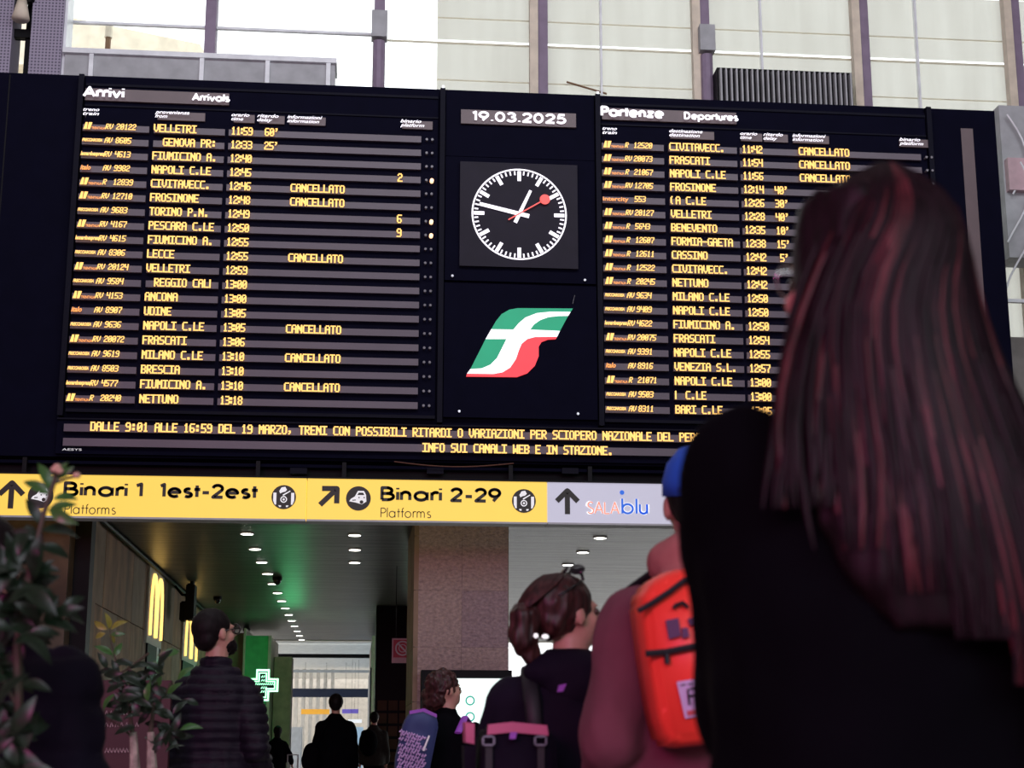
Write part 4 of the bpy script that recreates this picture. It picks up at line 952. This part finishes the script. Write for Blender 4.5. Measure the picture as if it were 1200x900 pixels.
lb = solid([(793, 799), (836, 792), (844, 834), (803, 842)], 'race_label', 'lilac', bp, YF-.002); lb['label'] = 'pale label reading F40 with a dark red bar'
solid([(805, 833), (835, 828), (836, 834), (806, 839)], 'label_bar', 'redprint', bp, YF-.004)
def glyphs(strokes, nm, wd, y):
    mb = MB()
    for st in strokes:
        P_ = pxs(st, y); mb.tube(P_, wd, 4)
    return putl(nm, mb.mesh(nm), M['signblack'], bp)
glyphs([[(808, 826), (806, 808), (814, 806)], [(807, 816), (813, 815)], [(822, 824), (820, 805), (816, 817), (824, 816)], [(829, 805), (826, 812), (828, 821), (832, 822), (834, 814), (832, 805), (829, 805)]], 'lettering', .0022, YF-.006)
glyphs([[(798, 803), (803, 802)], [(806, 802), (811, 801)], [(818, 799), (825, 798)]], 'small_print', .0012, YF-.006)
# --- 3 woman with ponytail, purple-black backpack
PYY = 4.25; P = at(668, 730, PYY)
root, SH, S, Hm = person('woman with a reddish-brown ponytail in a dark hooded jacket, black backpack with pink band', P.x, PYY, 1.556, -6, 'navy', 'black', turn=-58, tilt=10, bulk=1.5, vox=.010, widen=1.07)
hd = MB().ell((0, -.085, 1.465), (.15, .08, .068)).ell((0, -.02, 1.49), (.115, .09, .05)).ell((.02, -.12, 1.42), (.10, .05, .07)); hd.xf(S); remeshed(hd, 'hood', M['navy'], root, .009, 5, lambda c: noise.noise(c*14)*.008)
hh = MB().ell((0, -.022, 1.672), (.084, .104, .096), n=24, m=16).ell((0, -.07, 1.63), (.07, .055, .06)); hh.xf(SH)
hair = remeshed(hh, 'hair', M['hair_brown'], root, .007, 3, lambda q: noise.noise(Vector((q.x*50, q.y*50, q.z*30)))*.006)
bun = MB().ell((0, -.150, 1.648), (.044, .052, .048)).ell((0, -.165, 1.60), (.042, .046, .07)).ell((0, -.15, 1.55), (.032, .032, .05)); bun.xf(SH)
remeshed(bun, 'ponytail', M['hair_brown'], hair, .006, 3, lambda q: noise.noise(Vector((q.x*70, q.y*70, q.z*20)))*.008)
mb = MB()
for n_ in range(150):
    az = rg.uniform(-1.9, 1.9); P_ = []
    for j in range(7):
        t = j/6; el = math.radians(70-65*t); v = Vector((math.sin(az*(1-.75*t))*math.cos(el)*.086, -math.cos(az*(1-.8*t))*math.cos(el)*.107, math.sin(el)*.098))*(1.01+.02*rg.random())+Vector((0, -.022-.03*t*t, 1.672))
        P_.append(SH @ v)
    mb.tube(P_, [.001, .002, .0028, .003, .003, .0025, .001], 4, cap=False)
for n_ in range(60):
    a = rg.uniform(0, 2*PI); rr = rg.uniform(.9, 1.1); P_ = [SH @ Vector((math.cos(a)*.03*rr*(1-.3*t), -.13-.035*math.sin(t*PI)-abs(math.sin(a))*.02, 1.665-.17*t+.012*rg.random())) for t in (0, .2, .4, .6, .8, 1)]
    mb.tube(P_, [.002, .003, .003, .003, .0025, .0008], 4, cap=False)
o = bl(mb, 'hair_strands', M['hair_brown'], hair); o['kind'] = 'stuff'
for a, b_ in ((628, 745), (639, 746)):
    q = at(a, b_, PYY-.19); o = putl('hair_bead', MB().ell(q, (.006 if a < 630 else .009, .006, .006)).mesh('b'), M['lwhite'], root); world(o, root)
sg = MB()
sg.tube([(-.066, .03, 1.735), (-.04, .045, 1.757), (0, .05, 1.768), (.04, .045, 1.757), (.066, .03, 1.735)], .005, 6)
for q in (-1, 1):
    sg.ell((q*.036, .035, 1.768), (.030, .020, .007), M=Matrix.Rotation(.7, 3, 'X') @ Matrix.Rotation(q*.35, 3, 'Y'), n=14, m=8)
    sg.tube([(q*.066, .03, 1.735), (q*.083, -.03, 1.715), (q*.088, -.08, 1.70)], .003, 5)
bl(sg.xf(SH), 'sunglasses', M['glass_blk'], root)
bk = empty('x', (0, 0, 0)); bpy.data.objects.remove(bk)
me = packmesh([tuple(p) for p in pxs([(566, 862), (572, 850), (600, 846), (642, 850), (652, 864), (657, 960), (650, 1040), (570, 1040), (560, 960)], 3.93)], 3.88, 4.12, inset=.93)
bp = putl('backpack', me, M['navy'], root); world(bp, root)
solid([(572, 849), (600, 846), (641, 850), (643, 862), (600, 858), (571, 861)], 'pink_band', 'pinktrim', bp, 3.865, .01)
for a in (573, 634):
    for (c0, c1, d0, d1) in ((-8, 7, 862, 864), (-8, 7, 872, 874), (-8, -6, 862, 874), (5, 7, 862, 874)): solid([(a+c0, d0), (a+c1, d0), (a+c1, d1), (a+c0, d1)], 'buckle', 'metal', bp, 3.855, .004)
    solid([(a-4, 872), (a+4, 872), (a+4, 960), (a-4, 960)], 'webbing_strap', 'webbing', bp, 3.865, .005)
solid([(598, 858), (606, 858), (604, 866), (597, 866)], 'violet_tag', 'purpletrim', bp, 3.85, .004)
solid([(545, 846), (556, 848), (556, 872), (546, 870)], 'pink_side_pocket', 'pinktrim', bp, 3.98, .1); solid([(544, 874), (557, 874), (558, 980), (546, 980)], 'side_pocket', 'navy', bp, 3.98, .1)
for q in (-1, 1):
    o = MB().tube([S @ Vector((q*.10, -.17, 1.22)), S @ Vector((q*.115, -.17, 1.38)), S @ Vector((q*.125, -.06, 1.48)), S @ Vector((q*.13, .10, 1.42))], .022, 8, flat=.4); bl(o, 'shoulder_strap', M['webbing'], root)
solid([(655, 803), (664, 801), (660, 810), (653, 811)], 'violet_glint', 'purpletrim', bp, 3.96, .006)  # purple glint on the strap, painted as a small coloured plate
# --- 4 woman with curly hair and printed blue backpack
GY = 8.5; P = at(524, 800, GY)
root, SH, S, Hm = person('curly-haired woman in a dark coat, blue backpack printed in lilac, holding up a phone', P.x, GY, 1.49, -18, 'black', 'black', turn=-45, tilt=10, bulk=1.2, vox=.014,
    arms={-1: ((-.165, 0, 1.375), (-.22, -.02, 1.12), (-.18, .2, 1.10)), 1: ((.165, 0, 1.375), (.215, .08, 1.16), (.15, .30, 1.26))})
hc_ = MB().ell((0, -.02, 1.675), (.088, .108, .098)).ell((-.03, -.07, 1.60), (.09, .07, .085)).ell((-.09, -.08, 1.52), (.055, .055, .065)).ell((-.12, -.06, 1.47), (.04, .045, .05)); hc_.xf(SH)
remeshed(hc_, 'hair', M['hair_brown'], root, .009, 2, lambda q: noise.noise(q*45)*.016)
me = packmesh([tuple(p) for p in pxs([(473, 846), (481, 834), (497, 831), (511, 838), (514, 850), (508, 880), (498, 930), (462, 930), (463, 890)], 8.22)], 8.14, 8.36, inset=.93)
bp = putl('backpack', me, M['bluepack'], root); world(bp, root)
solid([(480, 833), (497, 830), (512, 837), (512, 841), (496, 834), (480, 837)], 'violet_trim', 'purpletrim', bp, 8.12, .01)
rp = random.Random(5); mb = MB()
for i in range(13):
    for j in range(6):
        x = 465+j*6.4+(1.6 if i % 2 else 0)+.3*(12-i); y = 858+i*4.2+j*2.0
        if x > 497+(0) or rp.random() < .08: continue
        P_ = pxs([(x, y), (x+rp.uniform(1, 2), y-3), (x+rp.uniform(2, 3.5), y+rp.uniform(-1, 2)), (x+5, y-2+rp.uniform(-1, 1))], 8.12); mb.tube(P_, .0055, 4)
o = putl('scribble_print', mb.mesh('p'), M['lilac'], bp); o['kind'] = 'stuff'
o = putl('white_strap', MB().tube(pxs([(503, 862), (496, 880)], 8.10), .005, 6).mesh('s'), M['rail'], bp)
o = putl('shoulder_strap', MB().tube([S @ Vector((.11, -.15, 1.38)), S @ Vector((.125, -.04, 1.475)), S @ Vector((.13, .10, 1.42))], .02, 8, flat=.4).mesh('s'), M['purpletrim'], root)
ph_ = MB().box(.12, .20, .40, .41, 1.28, 1.43).xf(S); bl(ph_, 'phone', M['glass_blk'], root, False)
# --- 5 man in quilted jacket
QY = 7.8; P = at(255, 745, QY)
root, SH, S, Hm = person('bearded man with glasses in a dark quilted jacket looking up, left of centre', P.x, QY, 1.75, -10, 'puffer', 'black', turn=-42, tilt=12, bulk=1.1, vox=.010, quilt=.045, widen=.98,
    arms={-1: ((-.148, 0, 1.36), (-.205, -.02, 1.09), (-.16, .16, 1.02)), 1: ((.145, 0, 1.36), (.225, -.06, 1.11), (.21, .12, .985))})
cap_hair(root, SH, 'hair_dark', r=(.080, .100, .090), c=(0, -.018, 1.672), vox=.008)
bd = MB().ell((0, .045, 1.575), (.060, .055, .048)).ell((0, .07, 1.56), (.045, .038, .04)); bd.xf(SH); remeshed(bd, 'beard', M['hair_dark'], root, .007, 2, lambda q: noise.noise(q*90)*.004)
g = MB()
for q in (-1, 1):
    g.tube([(q*.079, -.0, 1.645), (q*.072, .088, 1.645)], .003, 6)
    g.tube([(q*.036+.030*math.cos(t*PI/8), .100, 1.64+.024*math.sin(t*PI/8)) for t in range(17)], .0035, 6)
bl(g.xf(SH), 'glasses', M['glass_blk'], root)
# --- 6-8 distant walkers
P = at(393, 850, 19)
root, SH, S, Hm = person('tall dark walker with a shoulder bag in the middle of the passage', P.x, 19, 1.675, 0, 'black', 'black', bulk=1.3, vox=.02, hem=.6)
cap_hair(root, SH, 'hair_dark', r=(.09, .11, .10), vox=.012)
bg_ = MB().ell((-.27, -.05, 1.0), (.13, .11, .19)); bg_.xf(S); remeshed(bg_, 'shoulder_bag', M['black'], root, .018, 3, lambda c: noise.noise(c*10)*.02)
bg_ = MB().box(.24, .40, -.06, .10, .55, .85).xf(S); bl(bg_, 'hand_bag', M['navy'], root, False, .03)
bl(MB().tube([S @ Vector((-.24, -.12, 1.1)), S @ Vector((-.10, -.12, 1.42)), S @ Vector((.06, .0, 1.50))], .015, 6), 'bag_strap', M['black'], root)
P = at(438, 860, 30)
root, SH, S, Hm = person('far walker in an olive top with a black backpack beside the dark pillar', P.x-.03, 27, 1.63, 0, 'olive', 'black', bulk=1.2, vox=.022)
cap_hair(root, SH, 'hair_dark', vox=.014)
bg_ = MB().ell((-.10, -.22, 1.22), (.17, .14, .24)); bg_.xf(S); remeshed(bg_, 'backpack', M['black'], root, .02, 3)
P = at(325, 870, 30)
root, SH, S, Hm = person('small hooded walker in a long dark coat, farthest left in the passage', P.x, 30, 1.42, 0, 'black', 'black', bulk=1.3, vox=.022, skirt=True, arms={-1: ((-.165, 0, 1.375), (-.28, -.02, 1.14), (-.36, .05, .95)), 1: ((.165, 0, 1.375), (.28, -.02, 1.14), (.33, .05, .95))})
cap_hair(root, SH, 'hair_dark', r=(.1, .115, .115), back=.05, vox=.014)
P = at(343, 893, 26)
o = MB().box(P.x-.14, P.x+.14, 25.9, 26.1, 0, .72).build('suitcase', M['navy'], None, bevel=.03); tag(o, 'dark suitcase standing on the floor right of the small hooded walker', 'suitcase')
MB().tube([(P.x-.08, 26, .72), (P.x-.08, 26, .95), (P.x+.08, 26, .95), (P.x+.08, 26, .72)], .012, 6).build('handle', M['ledge'], o)
# --- 9 dark figure at left edge
P = at(-12, 700, 3.35)
root, SH, S, Hm = person('person in a dark blue padded jacket behind the leaves at the bottom left corner', P.x, 3.35, 1.585, 8, 'navy', 'black', turn=25, tilt=-30, bulk=1.5, vox=.011, quilt=.10)
cap_hair(root, SH, 'hair_dark', vox=.009)
# ------------------------------------------------------------------ plants
def leafmesh(nm, m):
    vs, fs = [], []; n = 6
    for i in range(n+1):
        t = i/n; w_ = .21*math.sin(PI*min(1, t*1.02))**.75*(1-.25*t); z = .10*math.sin(PI*t)-.16*t*t
        vs += [(-w_, t, z+.06*w_/.2), (0, t, z), (w_, t, z+.06*w_/.2)]
    for i in range(n):
        for j in (0, 1): a = i*3+j; fs.append((a, a+1, a+4, a+3))
    me = bpy.data.meshes.new(nm); me.from_pydata(vs, [], fs); me.materials.append(M[m]); me.polygons.foreach_set('use_smooth', [True]*len(fs)); return me
LM = {k: leafmesh('leaf', k) for k in ('leaf', 'leaf_g', 'leaf_y')}
rl = random.Random(11)
def leaf(par, p, ang, L_, kind='leaf', fwd=None):
    """ang: direction in the facing plane, degrees, 0 = right, 90 = up"""
    o = bpy.data.objects.new('leaf', LM[kind]); C.collection.objects.link(o)
    a = math.radians(ang); fy = rl.uniform(-.5, .5) if fwd is None else fwd
    d = Vector((math.cos(a), fy, math.sin(a))).normalized()
    nrm = Vector((rl.uniform(-.5, .5), -1+rl.uniform(-.2, .5), rl.uniform(0, .9))); x = d.cross(nrm).normalized(); z = x.cross(d).normalized()
    R = Matrix((x, d, z)).transposed().to_4x4()
    o.parent = par; o.matrix_parent_inverse = chain(par).inverted()
    o.matrix_basis = Matrix.Translation(p) @ R @ Matrix.Diagonal((L_, L_, L_, 1)); return o
def planter(x, y, r0, r1, h, lab, nm='potted_shrub'):
    r = empty(nm, (x, y, 0), lab, 'plant')
    MB().rings([((x, y, 0), r0, r0), ((x, y, h*.95), r1, r1), ((x, y, h), r1*1.04, r1*1.04), ((x, y, h), r1*.92, r1*.92), ((x, y, h-.04), r1*.9, r1*.9)], 28).build('pot', M['clay'], r, smooth=False); return r
LY = 3.0; P = at(25, 900, LY)
pl = planter(P.x, LY, .16, .22, .45, 'tall dark-leaved shrub rising over the left edge up to the yellow sign')
ST = [(30, 960), (28, 900), (22, 830), (20, 760), (26, 720), (33, 680), (42, 640), (52, 600), (60, 575), (66, 556)]
pts = [Vector((P.x, LY, .42))]+[at(a, b_, LY) for a, b_ in ST]
MB().tube(pts, [.012]*3+[.008]*4+[.005]*4, 6).build('stem', M['stem'], pl)
for br_ in ([(20, 760), (40, 735), (62, 722), (75, 712)], [(22, 830), (5, 800), (-10, 760)], [(26, 720), (10, 700), (-5, 690)]): MB().tube(pxs(br_, LY), .004, 5).build('branch', M['stem'], pl)
lv = [(60,575,115,.060,'leaf_g'),(58,580,150,.058,'leaf_g'),(64,568,80,.045,'leaf_g'),(66,560,30,.04,'leaf_g'),(62,585,10,.05,'leaf_g'),(58,596,-30,.065,'leaf_g'),(66,562,60,.04,'leaf_g'),(56,600,20,.055,'leaf_g'),
 (48,615,120,.06,'leaf'),(48,622,0,.075,'leaf'),(45,630,165,.05,'leaf'),(44,640,-15,.065,'leaf'),(40,648,110,.075,'leaf'),(38,655,150,.06,'leaf'),(36,668,0,.06,'leaf'),(34,672,170,.06,'leaf'),(34,680,40,.06,'leaf'),(30,690,-20,.07,'leaf'),(30,696,200,.06,'leaf'),
 (60,722,15,.065,'leaf'),(66,718,-15,.06,'leaf'),(50,730,-10,.07,'leaf'),(52,730,60,.05,'leaf'),(72,714,35,.05,'leaf')]
for a, b_, g_, L_, k_ in lv: leaf(pl, at(a, b_, LY), g_, L_, k_)
for _ in range(34): leaf(pl, at(rl.uniform(-12, 30), rl.uniform(650, 745), LY+rl.uniform(-.14, .1)), rl.uniform(-40, 220), rl.uniform(.055, .085), 'leaf')
for _ in range(75):
    yy_ = rl.uniform(660, 900); xx_ = rl.uniform(-15, 46 if yy_ < 750 else 30); leaf(pl, at(xx_, yy_, LY+rl.uniform(-.12, .12)), rl.uniform(-40, 220), rl.uniform(.05, .085), 'leaf')
for a, b_ in ((64, 550), (70, 552), (67, 547), (90, 557)):
    q = at(a, b_, LY-.02); MB().ell(q, (.008, .007, .006), n=8, m=6).build('flower_bud', M['petal'], pl, smooth=True)
for a, b_ in ((92, 557),): MB().tube(pxs([(66, 566), (80, 560), (90, 558)], LY), .003, 5).build('branch', M['stem'], pl)
LY = 5.6; P = at(160, 900, LY)
pl = planter(P.x, LY, .15, .2, .5, 'smaller shrub with yellow-green top leaves in front of the dark red board')
MB().tube([Vector((P.x-.02, LY, .46)), at(158, 900, LY), at(156, 865, LY), at(152, 835, LY), at(140, 790, LY), at(131, 755, LY), at(128, 735, LY)], [.014, .013, .009, .006, .004, .003, .002], 8).build('stem', M['stem'], pl)
for a_, b_ in ((158, 156), (178, 176.5)): MB().tube([Vector((at(a_, 900, LY).x, LY, .5)), at(a_, 900, LY), at(b_, 858, LY)], [.019, .018, .012], 8).build('pale_trunk', M['bark'], pl)
MB().tube([Vector((P.x+.03, LY, .46)), at(178, 900, LY), at(176, 860, LY), at(180, 830, LY), at(172, 800, LY)], [.014, .013, .009, .006, .003], 8).build('stem', M['stem'], pl)
for br_ in ([(152, 835), (165, 815), (185, 800)], [(156, 865), (140, 850), (120, 840)], [(180, 830), (195, 812), (200, 800)], [(140, 790), (158, 778), (175, 765)]): MB().tube(pxs(br_, LY), .004, 5).build('branch', M['stem'], pl)
for a, b_, g_, L_, k_ in ((128,738,100,.062,'leaf_y'),(126,738,150,.06,'leaf_y'),(130,738,30,.068,'leaf_y'),(128,742,-60,.045,'leaf_y'),(124,742,200,.05,'leaf_y'),(130,744,5,.05,'leaf_g'),(132,768,150,.07,'leaf_g'),(132,770,60,.06,'leaf_g'),(134,775,-10,.07,'leaf'),(134,782,20,.07,'leaf'),(134,785,190,.06,'leaf'),(140,790,-25,.07,'leaf'),(138,792,110,.06,'leaf')): leaf(pl, at(a, b_, LY), g_, L_, k_)
for _ in range(80):
    t = rl.random(); leaf(pl, at(rl.gauss(168, 20), rl.gauss(812, 20), LY+rl.uniform(-.12, .12)), rl.uniform(-60, 240), rl.uniform(.055, .085), 'leaf' if t < .85 else 'leaf_g')
for _ in range(12): leaf(pl, at(rl.uniform(185, 205), rl.uniform(830, 890), LY+rl.uniform(-.1, .1)), rl.uniform(-60, 240), .07, 'leaf')
# dark red board with faint lines of writing
A = at(118, 797, 7.4); B_ = at(196, 900, 7.4)
s = empty('menu_board', ((A.x+B_.x)/2, 7.4, 0), 'dark red free-standing board behind the smaller shrub', 'sign')
MB().box(A.x, B_.x, 7.4, 7.46, .25, A.z).build('panel', M['red_sign'], s); MB().box(A.x-.02, B_.x+.02, 7.35, 7.55, 0, .25).build('foot', M['dark'], s)
for k_, (py, w_) in enumerate(((838, 34), (852, 36), (882, 24))):
    Pz = at(123, py, 7.39)
    mb = MB()
    for q in range(7):
        x = Pz.x+q*.021*(w_/34); mb.tube([(x, 7.39, Pz.z), (x+.006, 7.39, Pz.z+.02), (x+.013, 7.39, Pz.z+.002)], .0018, 4)
    o = mb.build('faded_lettering', M['pinkwhite'], s); o['kind'] = 'stuff'
